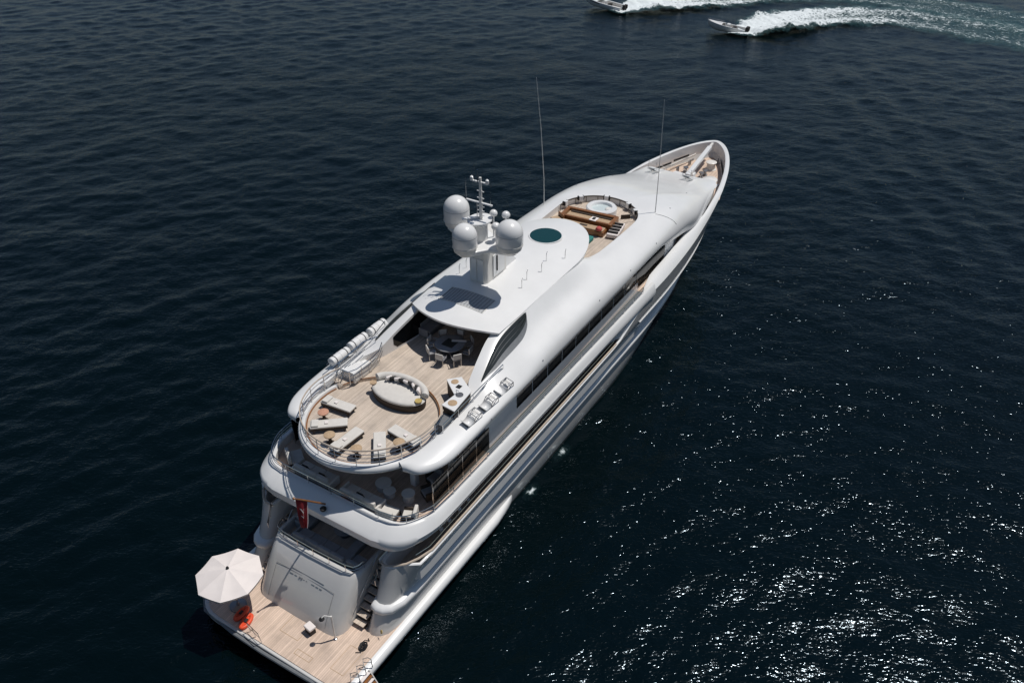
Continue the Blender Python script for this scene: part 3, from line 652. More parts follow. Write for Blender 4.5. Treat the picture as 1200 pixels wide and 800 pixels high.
# sky lounge under the roof
P = [(21.6, -2.8), (27.5, -2.85)] + [(27.2 + 4.2 * math.cos(R(a)), 2.72 * math.sin(R(a))) for a in range(-80, 81, 8)] + [(27.5, 2.85), (21.6, 2.8)]
MB().prism(P, 8.852, 11.0).build('sky_lounge', 'white', Y, smooth=30)
mb = MB(); Q = [(27.24 + 4.22 * math.cos(R(a)), 2.76 * math.sin(R(a))) for a in range(-86, 87, 4)]
mb.grid([[(x, y, 9.4) for x, y in Q], [(x + .25 * (1 if x > 28 else 0), y, 10.86) for x, y in Q]]); mb.build('sky_lounge_windscreen', 'glass', Y, smooth=40)
MB().box(21.56, 21.598, -2.5, 2.5, 8.95, 10.8).build('sky_lounge_door', 'glass', Y)

# ---- mast tower
tw = MB().prism([(22.0, .02), (22.15, -.12), (24.2, -.12), (24.2, 1.12), (22.15, 1.12), (22.0, .98)], 11.3, 14.12).build('mast_tower', 'cream', Y, bevel=.05)
for y0 in (.07, .53): MB().box(21.96, 21.998, y0, y0 + .4, 11.55, 12.95).build('tower_door', 'white', tw, bevel=.01)
MB().box(22.7, 23.9, -.18, -.122, 11.6, 13.0).build('tower_vent', 'white', tw, bevel=.02)
MB().box(23.0, 23.08, -.23, -.18, 11.9, 12.9).build('tower_strap', 'black', tw)
MB().add([(24.22, .0, 11.4), (25.5, .0, 11.45), (24.22, .0, 12.9), (24.22, 1.0, 11.4), (25.5, 1.0, 11.45), (24.22, 1.0, 12.9)], [(0, 1, 2), (3, 5, 4), (0, 3, 4, 1), (1, 4, 5, 2), (0, 2, 5, 3)]).build('tower_buttress', 'white', tw)
wing = round_poly([(21.3, -1.75), (21.5, -2.3), (22.3, -2.3), (22.7, -1.6), (22.7, -.4), (23.2, .6), (23.3, 1.9), (23.1, 2.75), (22.3, 2.75), (21.9, 2.0), (21.4, .9), (20.6, .5), (20.0, .35), (20.0, -.25), (20.5, -.45), (21.1, -.9)], .18)
MB().prism(wing, 14.12, 14.36).build('radome_platform', 'white', Y, bevel=.07, seg=3)
for x, y, r, h in ((21.75, -1.85, .75, 1.66), (20.3, .1, .68, 1.55), (22.7, 2.3, .75, 1.7)):
    prof = [(r * .8, 0), (r * .9, .14), (r, .24)] + [(r * math.cos(R(a)), h - r + r * math.sin(R(a)) * 1.0) for a in range(0, 91, 9)]
    rd = MB().lathe(prof, (x, y, 14.42), 40).build('radome', 'white', Y, smooth=60)
    MB().lathe([(r * 1.001, h - r - .02), (r * 1.006, h - r), (r * 1.001, h - r + .02)], (x, y, 14.42), 40, caps=False).build('radome_seam', 'roof_grille', rd, smooth=30)
    MB().lathe([(r * .5, -.3), (r * .9, -.02), (r * .95, .18), (r * 1.012, .22), (r * 1.012, .3), (r * .9, .32)], (x, y, 14.42), 40).build('radome_base', 'cream', rd, smooth=30)
mx, my = 22.0, .15
ms = MB().lathe([(.42, 0), (.4, .9), (.66, 1.12), (.66, 1.2), (0, 1.2)], (21.95, .2, 14.36), 24, sx=1.2).build('mast_pedestal', 'white', Y, smooth=30)
mt = MB().tube([(mx, my, 15.5), (mx, my, 18.0)], [.1, .075], 10).build('mast', 'cream', Y, smooth=60)
for z, w0, w1 in ((17.7, .6, .5), (16.5, .95, .75)): MB().bar((mx, my + w0, z + .02), (mx, my - w1, z + .02), .12, .07).build('crossbar', 'white', mt)
for y, z0, z1, r in ((-.7, 16.5, 17.9, .012), (.9, 16.5, 17.9, .012), (-.22, 17.7, 18.9, .011), (.3, 17.7, 18.95, .011), (.12, 17.7, 18.45, .028), (.2, 15.6, 16.5, .028)): MB().tube([(mx - .08, my + y, z0), (mx - .08, my + y, z1)], r, 6).build('antenna', 'steel', mt)
for y, z in ((.55, 17.73), (-.45, 17.73)): MB().lathe([(.07, 0), (.11, .08), (.09, .2), (0, .28)], (mx, my + y, z), 10).build('mast_lamp', 'white', mt)
for z in (15.8, 16.05, 16.3, 16.8, 17.2): MB().bar((mx, my - .22, z), (mx, my + .22, z), .05, .04).build('mast_step', 'white', mt)
for x, y, z, r in ((22.5, -.35, 15.75, .22), (22.1, -.75, 15.2, .26), (22.75, -1.0, 15.7, .24)):
    MB().tube([(x, y, 14.3), (x, y, z)], .05, 8).build('dome_post', 'white', ms)
    MB().lathe([(r * .8, -.05), (r, .05)] + [(r * math.cos(R(a)), .06 + r * math.sin(R(a))) for a in range(15, 91, 15)], (x, y, z), 20).build('small_radome', 'white', ms, smooth=60)
MB().bar((21.3, .95, 15.62), (22.2, .2, 15.62), .2, .1).build('radar_scanner', 'white', ms, bevel=.03)
# whip antennas
for (x, y, z), (dx, dy), L in (((36.3, 4.15, 9.3), (-.25, .7), 9.6), ((39.0, -3.45, 9.35), (-.25, .1), 8.7)):
    w = MB().tube([(x, y, z - .3), (x + dx * .1, y + dy * .1, z + L * .25), (x + dx * .5, y + dy * .5, z + L * .65), (x + dx, y + dy, z + L)], [.04, .03, .019, .01], 6).build('whip_antenna', 'cream', Y)
    MB().lathe([(.1, -.35), (.1, .1), (.05, .2)], (x, y, z - .1), 10).build('antenna_socket', 'white', w)

# ---- sun-deck side rails, cradle side etc.
for s in (-1, 1):
    mb = MB(); railing(mb, [(12.2, s * 3.9, 9.1), (14.5, s * 3.88, 9.15), (16.4, s * 3.86, 9.2), (17.6, s * 4.0, 9.45)], .5, 1, .026, 1.3); mb.build('side_railing', 'steel', Y)
mb = MB()                              # companion stair down to port with its white steps and rail
for k in range(5): mb.box(13.3 + .36 * k, 13.66 + .36 * k, 2.75, 3.6, 8.86, 9.42 - .11 * k)
mb.build('companion_step', 'white', Y, bevel=.02)
MB().box(13.2, 15.2, 2.62, 2.72, 8.85, 9.45).build('companion_coaming', 'cream', Y, bevel=.02)
mb = MB(); railing(mb, [(12.9, 3.5, 8.9), (12.95, 2.75, 8.9), (13.4, 2.55, 8.9), (14.6, 2.52, 8.9), (15.3, 2.6, 8.9), (16.0, 2.95, 8.95)], .85, 2, .024, .8); mb.build('companion_railing', 'steel', Y)
mb = MB(); mb.tube([(12.9, 3.7, 8.95), (13.4, 3.75, 9.75), (15.4, 3.75, 9.9), (16.2, 3.4, 9.9)], .03, 6); mb.tube([(12.9, 3.3, 9.0), (13.5, 3.5, 9.45), (15.2, 3.5, 9.6)], .025, 6); mb.build('companion_handrail', 'steel', Y)

# ---- spa deck fittings that belong to the yacht
P = arc(36.6, 0, 2.84, 95, -62, 60, 9.46)
mb = MB(); mb.tube([(x, y, z + .46) for x, y, z in P], .045, 6)
for p in resample(P, .9): mb.tube([p, p + [0, 0, .46]], .02, 5)
mb.build('spa_railing', 'wicker', Y)
for a in (82, 52, 12, -28, -52):
    x, y = 36.6 + 2.8 * math.cos(R(a)), 2.8 * math.sin(R(a)); Mx = Matrix.Translation((x, y, 9.15)) @ Matrix.Rotation(R(a), 4, 'Z')
    bx = MB().box(-.15, .15, -.16, .16, .5, .9, Mx).build('deck_light_box', 'white', Y, bevel=.02)
    for t in (-.2, .2): MB().box(-.1, .1, t - .035, t + .035, .58, .88, Mx).build('light_side', 'black', bx)
ht = MB().lathe([(1.12, 0), (1.12, .5), (1.04, .58), (.78, .58), (.72, .5), (.66, .1), (0, .1)], (37.55, .12, 9.45), 48).build('hot_tub', 'white', Y, smooth=40)
MB().lathe([(.715, .4), (0, .4)], (37.55, .12, 9.45), 40).build('tub_water', 'poolwater', ht)
MB().lathe([(.3, .1), (.3, .44), (.22, .5), (0, .5)], (37.7, -.43, 9.45), 20).build('tub_headrest', 'cream', ht)

# ---- bow: foredeck, boom, capstan, lockers, ladders
MB().prism([(52.9, -3.85), (56, -3.1), (59, -2.05), (61, -1.0), (61.7, 0), (61, 1.0), (59, 2.05), (56, 3.1), (52.9, 3.85)], 5.3, 5.4).build('foredeck', 'teak', Y)
MB().prism([(52.6, -3.2), (53.3, -3.1), (53.45, 0), (53.3, 3.1), (52.6, 3.2)], 5.35, 6.66).build('foredeck_bulkhead', 'white', Y)
mb = MB(); mb.grid([[(53.6, s, z) for s in (-.1, .1)] for z in (5.4, 5.5)])
bm_ = MB().bar((53.7, -.45, 6.55), (60.3, -.02, 6.85), .42, .36).build('anchor_boom', 'white', Y, bevel=.06)
MB().box(54.6, 55.3, -.7, .1, 5.4, 6.4).build('boom_pedestal', 'white', bm_, bevel=.08)
MB().bar((59.6, -.06, 6.86), (61.2, .04, 6.92), .22, .22).build('boom_head', 'cream', bm_, bevel=.03)
cp = MB().lathe([(.52, 0), (.52, .06), (.4, .1), (.36, .5), (.46, .62), (.5, .72), (.4, .78), (0, .8)], (58.8, -.85, 5.4), 24).build('capstan', 'cream', Y, smooth=40)
for x, y in ((57.2, -.9), (57.0, .9), (56.6, -.75)):
    MB().lathe([(.22, 0), (.22, .1), (.13, .14), (.13, .38), (.24, .44), (.24, .5), (0, .52)], (x, y, 5.4), 16).build('windlass', 'dark_steel', Y, smooth=30)
MB().lathe([(.7, 0), (.7, .12), (.6, .2), (0, .24)], (56.2, -1.7, 5.4), 32, sx=1.3).build('foredeck_hatch', 'white', Y, smooth=40)
MB().prism([(54.2, .5), (55.9, .4), (56.1, 1.5), (54.3, 2.1)], 5.4, 5.75).build('foredeck_locker', 'white', Y, bevel=.05)
MB().box(54.1, 55.8, -2.75, -1.35, 5.4, 5.48).build('foredeck_locker', 'white', Y, bevel=.03)
MB().bar((55.2, 2.6, 5.9), (60.2, 1.2, 5.95), .1, .16).build('foredeck_bench', 'cream', Y)
for y0, x in ((2.9, 54.6), (2.2, 57.2)): MB().bar((x, y0, 6.15), (x + 1.9, y0 - .72, 6.2), .06, .16).build('fairlead', 'black', Y)
MB().bar((57.3, -2.62, 5.6), (60.6, -1.2, 5.65), .1, .22).build('fairlead', 'black', Y)
for x, y in ((58.6, 1.2), (56.5, 1.55), (60.2, -.9)):
    mb = MB(); mb.tube([(x, y, 5.4), (x, y, 5.85)], .09, 8); mb.tube([(x + .3, y, 5.4), (x + .3, y, 5.85)], .09, 8); mb.bar((x - .15, y, 5.7), (x + .45, y, 5.7), .08, .08); mb.build('mooring_bitts', 'dark_steel', Y)
for y in (1.9, -1.25):                 # steep steps from the coach roof to the foredeck
    mb = MB()
    for dy in (-.32, .32): mb.bar((51.0, y + dy, 7.72), (53.9, y + dy, 6.1), .06, .2)
    ld = mb.build('foredeck_ladder', 'white', Y)
    mb = MB()
    for k in range(9): t = k / 8; x = 51.2 + 2.6 * t; z = 7.6 - 1.42 * t; mb.box(x - .08, x + .08, y - .285, y + .285, z - .02, z + .02)
    mb.build('ladder_tread', 'grille', ld)
    mb = MB()
    for dy in (-.36, .36): mb.tube([(51.2, y + dy, 7.7), (51.25, y + dy, 8.2), (53.8, y + dy, 6.75), (53.85, y + dy, 6.2)], .02, 5)
    mb.build('ladder_rail', 'steel', ld)
# fine panel seams, scuppers and small fittings on the white shell
for s in (-1, 1):
    for u, v in ((5.2, 2.6), (8.8, 2.4), (11.4, 2.3), (13.6, 2.3), (15.6, 2.2), (18.2, 1.5), (20.5, 2.2)):
        MB().lathe([(.05, 0), (.045, .02), (0, .025)], tuple(shell(u, v, 0) * np.array([1, s, 1])), 10).build('deck_drain', 'dark_steel', Y)
# coach-roof fold lines
mb = MB()
mb.tube([tuple(shell(17.4 + .0 * k, .9 + k * .25, .012) * np.array([1, -1, 1])) for k in range(7)], .014, 4)
mb.build('roof_seam', 'grille', Y)

# ================================================================ things standing on the decks
# ---- sun loungers and side tables on the round sun deck
def lounger(label):
    t = thing('sun_lounger', label, 'sun lounger', group='sun loungers on the round sun deck')
    mb = MB(); mb.box(-.91, .91, -.28, .28, .24, .3)
    for y in (-.29, .23): mb.box(-.92, .92, y, y + .06, .18, .24)
    mb.build('frame', 'wicker', t)
    for x in (-.78, .74):
        for y in (-.28, .24): MB().box(x, x + .05, y, y + .05, 0, .18).build('leg', 'wicker', t)
    MB().box(-.93, .93, -.305, .305, .3, .41).build('mattress', 'cushion', t, bevel=.04, seg=3)
    MB().box(.5, .86, -.27, .27, .42, .5).build('pillow', 'cushion', t, bevel=.035, seg=3)
    tw = MB().box(.02, .2, -.09, .09, .42, .47).build('folded_towel', 'canvas', t, bevel=.015)
    return t
L = [((11.25, 2.05), 95, 'pale sun lounger nearest the companion stair, at the port edge of the round deck'),
     ((9.83, 1.42), 130, 'pale sun lounger between the salmon table and the first tan table'),
     ((9.4, -.12), 176, 'pale sun lounger pointing straight aft between two tan tables'),
     ((9.92, -1.75), 219, 'pale sun lounger on the aft starboard side beside the darker tan table'),
     ((11.1, -2.35), 262, 'pale sun lounger nearest the starboard rail and the white shell')]
l0 = lounger(L[0][2]); l0.location = (*L[0][0], 8.7); l0.rotation_euler.z = R(L[0][1])
for p, a, lb in L[1:]: dup(l0, (*p, 8.7), R(a), lb)
def stool(label, m):
    t = thing('side_table', label, 'side table', group='round side tables between the sun loungers')
    MB().lathe([(.27, .5), (.285, .53), (.285, .56), (.26, .575), (0, .575)], n=28).build('tabletop', m, t, smooth=40)
    MB().lathe([(.2, 0), (.21, .03), (.09, .1), (.07, .4), (.16, .5)], n=20).build('pedestal', 'wicker', t, smooth=40)
    return t
for p, m, lb in (((10.2, 2.1), 'salmon', 'round side table with the salmon top, beside the lounger near the stair'),
                 ((9.05, .66), 'straw', 'round tan side table at the port side of the lounger pointing aft'),
                 ((8.98, -1.1), 'straw', 'round tan side table at the starboard side of the lounger pointing aft'),
                 ((10.42, -2.56), 'straw', 'round tan side table next to the lounger by the starboard rail')):
    stool(lb, m).location = (*p, 8.7)

# ---- oval daybed
t = thing('daybed', 'large oval white daybed with black and white cushions on the round sun deck', 'daybed', (13.55, -.1, 8.72))
MB().lathe([(.86, 0), (.9, .05), (.92, .38), (.88, .4), (0, .4)], n=56, sy=1.78).build('base', 'wicker', t, smooth=40)
MB().lathe([(.9, .4), (.93, .46), (.9, .54), (.8, .57), (0, .58)], n=56, sy=1.76).build('mattress', 'cushion', t, smooth=60)
A = [R(a) for a in np.linspace(-82, 82, 40)]
mb = MB(); mb.tube([(.9 * math.cos(a), 1.6 * math.sin(a), .72) for a in A], [.06] + [.2] * 38 + [.06], 10); mb.build('backrest', 'cushion', t, smooth=60)
for k, a in enumerate(np.linspace(-52, 46, 9)):
    x, y = .6 * math.cos(R(a)), 1.36 * math.sin(R(a))
    Mx = Matrix.Translation((x, y, .72)) @ Matrix.Rotation(math.atan2(1.5 * math.sin(R(a)), .9 * math.cos(R(a))), 4, 'Z') @ Matrix.Rotation(R(-28), 4, 'Y')
    MB().box(-.07, .07, -.17, .17, -.17, .19, Mx).build('cushion', 'dark_cushion' if k % 2 else 'canvas', t, bevel=.05, seg=3)
for y, m, lb in ((1.45, 'straw', 'small round tan tray on the port end of the oval daybed'), (-1.52, 'gold', 'small round yellow tray on the starboard end of the oval daybed')):
    tag(MB().lathe([(0, 0), (.17, 0), (.19, .05), (.19, .08), (.17, .06), (0, .05)], n=24).build('tray', m, loc=(13.35, y - .02, 9.29), smooth=40), lb, 'tray')

# ---- bar counter
t = thing('bar_counter', 'white topped angular bar counter by the starboard rail with a sink and round inlays', 'bar counter', (14.4, -3.1, 8.85))
bp = [(.75, 1.05), (1.35, .5), (.6, -.62), (-1.2, -.8), (-1.1, .05), (-.1, -.05)]
MB().prism([(x * .94, y * .94) for x, y in bp], 0, .86).build('cabinet', 'wicker', t)
MB().prism(bp, .86, .92).build('worktop', 'white', t, bevel=.012)
for x, y, r, m in ((.8, .55, .2, 'straw'), (-.7, -.35, .24, 'straw')): MB().lathe([(r, 0), (r, .015), (r * .8, .02), (0, .02)], (x, y, .92), 28).build('round_inlay', m, t)
s_ = MB().lathe([(.2, 0), (.2, .02), (.16, .022), (.15, .004), (0, .004)], (.02, -.28, .92), 28).build('sink', 'dark_steel', t)
mb = MB(); mb.tube([(.02, -.08, .92), (.02, -.08, 1.15), (.02, -.24, 1.16)], .02, 6); mb.build('tap', 'steel', t)
MB().box(.42, .7, .0, .26, .921, .94).build('hob', 'black', t, bevel=.01)
tag(MB().prism([(0, 0), (.9, 0), (.9, .55), (0, .55)], 0, .5).build('locker_box', 'grille', loc=(12.35, -3.78, 8.86), bevel=.02), 'low grey locker box at the aft end of the bar counter', 'locker')

# ---- empty life-raft cradles to starboard, canisters to port
def cradle(lb):
    t = thing('raft_cradle', lb, 'cradle', group='empty raft cradles on the starboard side')
    mb = MB()
    for y in (-.24, .24):
        mb.tube([(.0, y, .0), (.02, y, .42), (.5, y, .42), (.62, y, .0)], .022, 6)
        mb.tube([(.06, y, .02), (.5, y, .4)], .016, 5)
    for x, z in ((.02, .42), (.5, .42), (.26, .42)): mb.tube([(x, -.24, z), (x, .24, z)], .02, 6)
    mb.build('frame', 'dark_steel', t)
    mb = MB(); rows = []
    for k in range(13):
        a = R(200 + 150 * k / 12); rows.append([(-.3 + .3 * math.cos(a), y, .36 + .3 * math.sin(a)) for y in (-.25, .25)])
    mb.grid(rows); o = mb.build('saddle', 'white', t, smooth=60); sm = o.modifiers.new('thickness', 'SOLIDIFY'); sm.thickness = .03
    MB().box(-.5, .02, -.2, .2, -.02, .06).build('foot_plate', 'grille', t)
    MB().box(.16, .38, -.12, .12, .41, .43).build('strap_plate', 'cream', t)
    return t
c0 = cradle('aft one of the three empty raft cradles beside the starboard rail'); c0.location = (13.75, -4.5, 9.05)
for x, lb in ((15.22, 'middle one of the three empty raft cradles beside the starboard rail'), (16.7, 'forward one of the three empty raft cradles, nearest the louvred opening')): dup(c0, (x, -4.55, 9.05), 0, lb)
for o in [c0] + [o for o in COL.objects if o.name.startswith('raft_cradle.')]: o.rotation_euler = (R(12), 0, R(-4))
def canister(lb):
    t = thing('raft_canister', lb, 'life raft', group='white raft canisters on the port side')
    prof = [(0, -.7), (.17, -.7), (.23, -.66), (.24, -.02), (.255, -.015), (.255, .015), (.24, .02), (.23, .66), (.17, .7), (0, .7)]
    rows = [[(z, r * math.cos(a) * 1.1, .36 + r * math.sin(a)) for a in np.linspace(0, 2 * math.pi, 25)[:-1]] for r, z in prof]
    MB().grid(rows, closev=True).build('shell', 'white', t, smooth=40)
    for x in (-.42, .42):
        mb = MB(); mb.tube([(x, .255 * math.cos(a) * 1.1, .36 + .255 * math.sin(a)) for a in np.linspace(0, 2 * math.pi, 25)[:-1]], .016, 5, closed=True); mb.build('strap', 'black', t)
    mb = MB()
    for x in (-.5, .5): mb.bar((x, -.34, .06), (x, .34, .06), .08, .12)
    for y in (-.3, .3): mb.bar((-.74, y, .12), (.74, y, .12), .05, .05)
    mb.build('rack', 'dark_steel', t)
    return t
k0 = canister('aft one of three white raft canisters along the port rail'); k0.location = (14.1, 4.42, 9.1)
for x, lb in ((15.72, 'middle one of three white raft canisters along the port rail'), (17.4, 'forward one of three white raft canisters along the port rail')): dup(k0, (x, 4.5, 9.12), 0, lb)

# ---- dining place under the roof
t = thing('dining_table', 'large round dark dining table with a square inset under the roof edge', 'dining table', (18.15, -.15, 8.85))
MB().lathe([(.78, .68), (.84, .7), (.84, .74), (.81, .75), (0, .75)], n=56).build('tabletop', 'table', t, smooth=40)
MB().box(-.36, .36, -.36, .36, .751, .756).build('inset', 'louver', t)
MB().lathe([(.5, 0), (.5, .04), (.14, .1), (.14, .68)], n=24).build('pedestal', 'dark_steel', t)
tag(MB().box(-.42, .42, -.07, .07, 0, .06).build('serving_tray', 'canvas', loc=(18.55, -.5, 9.612), bevel=.02), 'long white tray lying on the round dining table', 'tray')
bpy.data.objects['serving_tray'].rotation_euler.z = R(-62)
def dchair(lb):
    t = thing('dining_chair', lb, 'chair', group='chairs round the dining table')
    MB().box(-.24, .24, -.24, .24, .4, .46).build('seat', 'grey_cushion', t, bevel=.02)
    MB().box(-.27, -.21, -.24, .24, .5, .84).build('backrest', 'cushion', t, bevel=.02)
    for x in (-.22, .2):
        for y in (-.22, .2): MB().box(x, x + .03, y, y + .03, 0, .82 if x < 0 else .4).build('leg', 'steel', t)
    mb = MB()
    for y in (-.25, .25): mb.tube([(-.22, y, .62), (.16, y, .62), (.2, y, .4)], .015, 5)
    mb.build('armrest', 'steel', t); return t
words = ['out in front of the dining table, nearest the daybed', 'at the aft starboard side of the dining table', 'at the starboard side of the dining table', 'at the forward starboard side of the dining table, in deep shade', 'at the forward side of the dining table, in deep shade', 'at the forward port side of the dining table, in deep shade', 'at the port side of the dining table', 'at the aft port side of the dining table']
d0 = None
for k, wd_ in enumerate(words):
    a = R(180 + 8 + 45 * k); p = (18.15 + 1.08 * math.cos(a), -.15 + 1.08 * math.sin(a), 8.85); lb = 'pale backed chair ' + wd_
    if d0 is None: d0 = dchair(lb); d0.location = p; d0.rotation_euler.z = a + math.pi
    else: dup(d0, p, a + math.pi, lb)
def sofa(lb, loc, rz, w, d=.85, seat='cushion', back='cushion', n=3, cat='sofa', name='sofa', pill=None, arms=True, group=None):
    t = thing(name, lb, cat, loc, rz, group)                # back towards -x
    MB().box(-d / 2, d / 2, -w / 2, w / 2, .06, .28).build('frame', 'wicker' if seat != 'grey_cushion' else 'grille', t, bevel=.03)
    for k in range(n):
        y0 = -w / 2 + .02 + (w - .04) * k / n; MB().box(-d / 2 + .18, d / 2, y0 + .008, y0 + (w - .04) / n - .008, .28, .43).build('seat_cushion', seat, t, bevel=.04, seg=3)
        MB().box(-d / 2, -d / 2 + .2, y0 + .008, y0 + (w - .04) / n - .008, .3, .78).build('back_cushion', back, t, bevel=.05, seg=3)
    if arms:
        for s in (-1, 1): MB().box(-d / 2, d / 2 - .05, *sorted((s * w / 2, s * (w / 2 + .12))), .06, .56).build('armrest', seat, t, bevel=.03)
    for k in range(pill or 0):
        Mx = Matrix.Translation((-d / 2 + .3, -w / 2 + w * (k + .5) / pill, .6)) @ Matrix.Rotation(R(-20), 4, 'Y'); MB().box(-.06, .06, -.2, .2, -.18, .18, Mx).build('pillow', 'dark_cushion', t, bevel=.05, seg=3)
    return t
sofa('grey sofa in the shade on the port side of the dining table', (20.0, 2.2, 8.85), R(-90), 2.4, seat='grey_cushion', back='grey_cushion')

# ---- upper aft deck
sofa('pale long sofa along the aft port bulwark of the shaded upper deck', (8.75, 1.75, 6.0), 0, 2.3, pill=2)
sofa('pale long sofa along the aft bulwark next to the sunlit corner', (8.7, -1.35, 6.0), 0, 2.2, pill=1)
sofa('cream corner seat in the sunlit starboard aft corner of the upper deck', (8.55, -3.1, 6.0), R(8), .9, n=1, cat='seat', name='corner_seat', arms=False)
sofa('cream corner seat at the port aft corner of the upper deck', (9.1, 3.55, 6.0), R(-35), 1.0, n=1, cat='seat', name='corner_seat', arms=False)
def club(lb, loc, rz, seat): 
    t = thing('armchair', lb, 'armchair', loc, rz, 'armchairs on the upper aft deck')
    MB().box(-.36, .36, -.36, .36, .1, .3).build('frame', 'wicker', t, bevel=.03)
    MB().box(-.22, .36, -.27, .27, .3, .45).build('seat_cushion', seat, t, bevel=.04, seg=3)
    MB().box(-.38, -.2, -.33, .33, .3, .84).build('backrest', seat, t, bevel=.05, seg=3)
    for s in (-1, 1): MB().box(-.3, .34, *sorted((s * .28, s * .38)), .28, .58).build('armrest', 'wicker', t, bevel=.03)
    for x in (-.3, .25):
        for y in (-.32, .27): MB().box(x, x + .05, y, y + .05, 0, .1).build('leg', 'black', t)
    return t
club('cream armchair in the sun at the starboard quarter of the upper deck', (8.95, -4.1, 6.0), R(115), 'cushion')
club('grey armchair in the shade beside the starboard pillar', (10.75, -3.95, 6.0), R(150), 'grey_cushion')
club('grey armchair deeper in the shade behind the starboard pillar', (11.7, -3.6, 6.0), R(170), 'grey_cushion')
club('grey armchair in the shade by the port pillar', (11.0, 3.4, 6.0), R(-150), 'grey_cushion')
for (x, y), r, h, lb in (((10.0, -1.62), .42, .42, 'larger of two touching round white coffee tables in the shade'), ((9.75, -2.2), .32, .36, 'smaller of two touching round white coffee tables in the shade'), ((10.0, -3.2), .34, .5, 'round pale drum table beside the cream armchair')):
    t = thing('coffee_table', lb, 'coffee table', (x, y, 6.0), 0, 'round tables on the upper deck')
    MB().lathe([(r * .96, h - .05), (r, h - .03), (r, h), (0, h)], n=32).build('tabletop', 'cream', t, smooth=30)
    MB().lathe([(r * .8, 0), (r * .86, .05), (r * .86, h - .06), (r * .8, h - .05)], n=32).build('drum', 'cream', t, smooth=30)

# ---- main aft deck, behind the transom
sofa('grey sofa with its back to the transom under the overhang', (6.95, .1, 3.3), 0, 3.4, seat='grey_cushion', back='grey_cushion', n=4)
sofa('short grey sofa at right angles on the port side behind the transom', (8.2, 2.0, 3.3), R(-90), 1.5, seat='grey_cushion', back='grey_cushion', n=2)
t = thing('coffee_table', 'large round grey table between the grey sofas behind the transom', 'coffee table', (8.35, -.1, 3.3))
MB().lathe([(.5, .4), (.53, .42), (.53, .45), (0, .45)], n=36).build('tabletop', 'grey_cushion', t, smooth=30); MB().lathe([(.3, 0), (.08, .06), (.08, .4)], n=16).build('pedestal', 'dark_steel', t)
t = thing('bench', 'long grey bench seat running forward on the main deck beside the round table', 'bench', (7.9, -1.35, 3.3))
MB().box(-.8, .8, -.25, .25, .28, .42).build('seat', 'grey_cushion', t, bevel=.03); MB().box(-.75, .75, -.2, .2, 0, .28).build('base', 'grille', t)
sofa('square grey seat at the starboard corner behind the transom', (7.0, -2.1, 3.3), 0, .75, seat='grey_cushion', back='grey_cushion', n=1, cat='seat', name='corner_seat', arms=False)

# ---- swimming platform
t = thing('parasol', 'large white octagonal parasol open over the port side of the swimming platform', 'parasol', (3.25, 2.9, 1.1))
N8 = 8; a0 = R(32.5); rows = []
for q in np.linspace(0, 1, 9):
    row = []
    for k in range(64):
        a = a0 + 2 * math.pi * k / 64; f = (k % 8) / 8; rad = 1.66 * math.cos(math.pi / 8) / math.cos((f - .5) * math.pi / 4)
        sag = .07 * q * math.sin(math.pi * f) * (1 - .3 * q); row.append((rad * q * math.cos(a), rad * q * math.sin(a), 2.86 - .48 * q ** 1.15 - sag))
    rows.append(row)
mb = MB(); mb.grid(rows, closev=True); mb.grid([rows[-1], [(x, y, z - .1) for x, y, z in rows[-1]]], closev=True)
o = mb.build('canopy', 'canvas', t, smooth=14); sm = o.modifiers.new('thickness', 'SOLIDIFY'); sm.thickness = .012
MB().tube([(0, 0, 0), (0, 0, 2.9)], .035, 10).build('pole', 'steel', t)
MB().lathe([(.075, 2.84), (.075, 2.9), (.05, 2.96), (0, 3.02)], n=14).build('finial', 'black', t)
for k in range(8): a = a0 + 2 * math.pi * k / 8; MB().tube([(0, 0, 2.78), (1.6 * math.cos(a), 1.6 * math.sin(a), 2.33)], .014, 5).build('rib', 'steel', t)
MB().lathe([(.42, 0), (.42, .08), (.1, .14), (.06, .3), (0, .3)], n=24).build('base', 'dark_steel', t)
def float_(lb, loc, rz):
    t = thing('inflatable_float', lb, 'inflatable', loc, rz, 'orange inflatables on the swimming platform')
    mb = MB(); mb.tube([(.4 * math.cos(a), .17 * math.sin(a), .1) for a in np.linspace(0, 2 * math.pi, 33)[:-1]], .1, 10, closed=True); mb.build('tube', 'orange', t, smooth=60)
    MB().lathe([(.36, .08), (.36, .12), (0, .14)], n=28, sy=.45).build('floor', 'orange', t)
    MB().box(-.1, .12, -.08, .08, .15, .2).build('handle', 'black', t, bevel=.02)
    return t
float_('orange inflatable lying flat at the edge of the parasol shadow, nearer the platform edge', (2.75, 1.8, 1.1), R(12))
f2 = float_('orange inflatable with one side propped on the other, nearer the parasol pole', (2.95, 2.32, 1.13), R(4)); f2.rotation_euler.x = R(-9)
t = thing('deck_stool', 'white stool box with a dark base beside the grey transom', 'stool', (4.02, -1.3, 1.1), R(-10))
MB().box(-.2, .2, -.26, .26, .34, .5).build('lid', 'canvas', t, bevel=.05, seg=3); MB().box(-.17, .17, -.22, .22, 0, .34).build('base', 'black', t, bevel=.02)
t = thing('deck_shower', 'slim white shower post standing at the transom corner with a dark head', 'shower', (4.35, -2.6, 1.1))
MB().tube([(0, 0, 0), (0, 0, 1.75)], .045, 8).build('post', 'cream', t); MB().lathe([(.1, 0), (.1, .03), (.05, .06)], n=14).build('foot', 'steel', t)
mb = MB(); mb.tube([(0, 0, 1.72), (-.16, .28, 1.78), (-.3, .34, 1.72)], .028, 6); mb.build('arm', 'cream', t); MB().lathe([(.03, .12), (.14, .02), (.14, 0), (0, 0)], (-.3, .34, 1.62), 16).build('shower_head', 'black', t)
t = thing('rope_coil', 'dark coil of rope dumped on the teak near the starboard stairs', 'rope', (4.7, -4.05, 1.1))
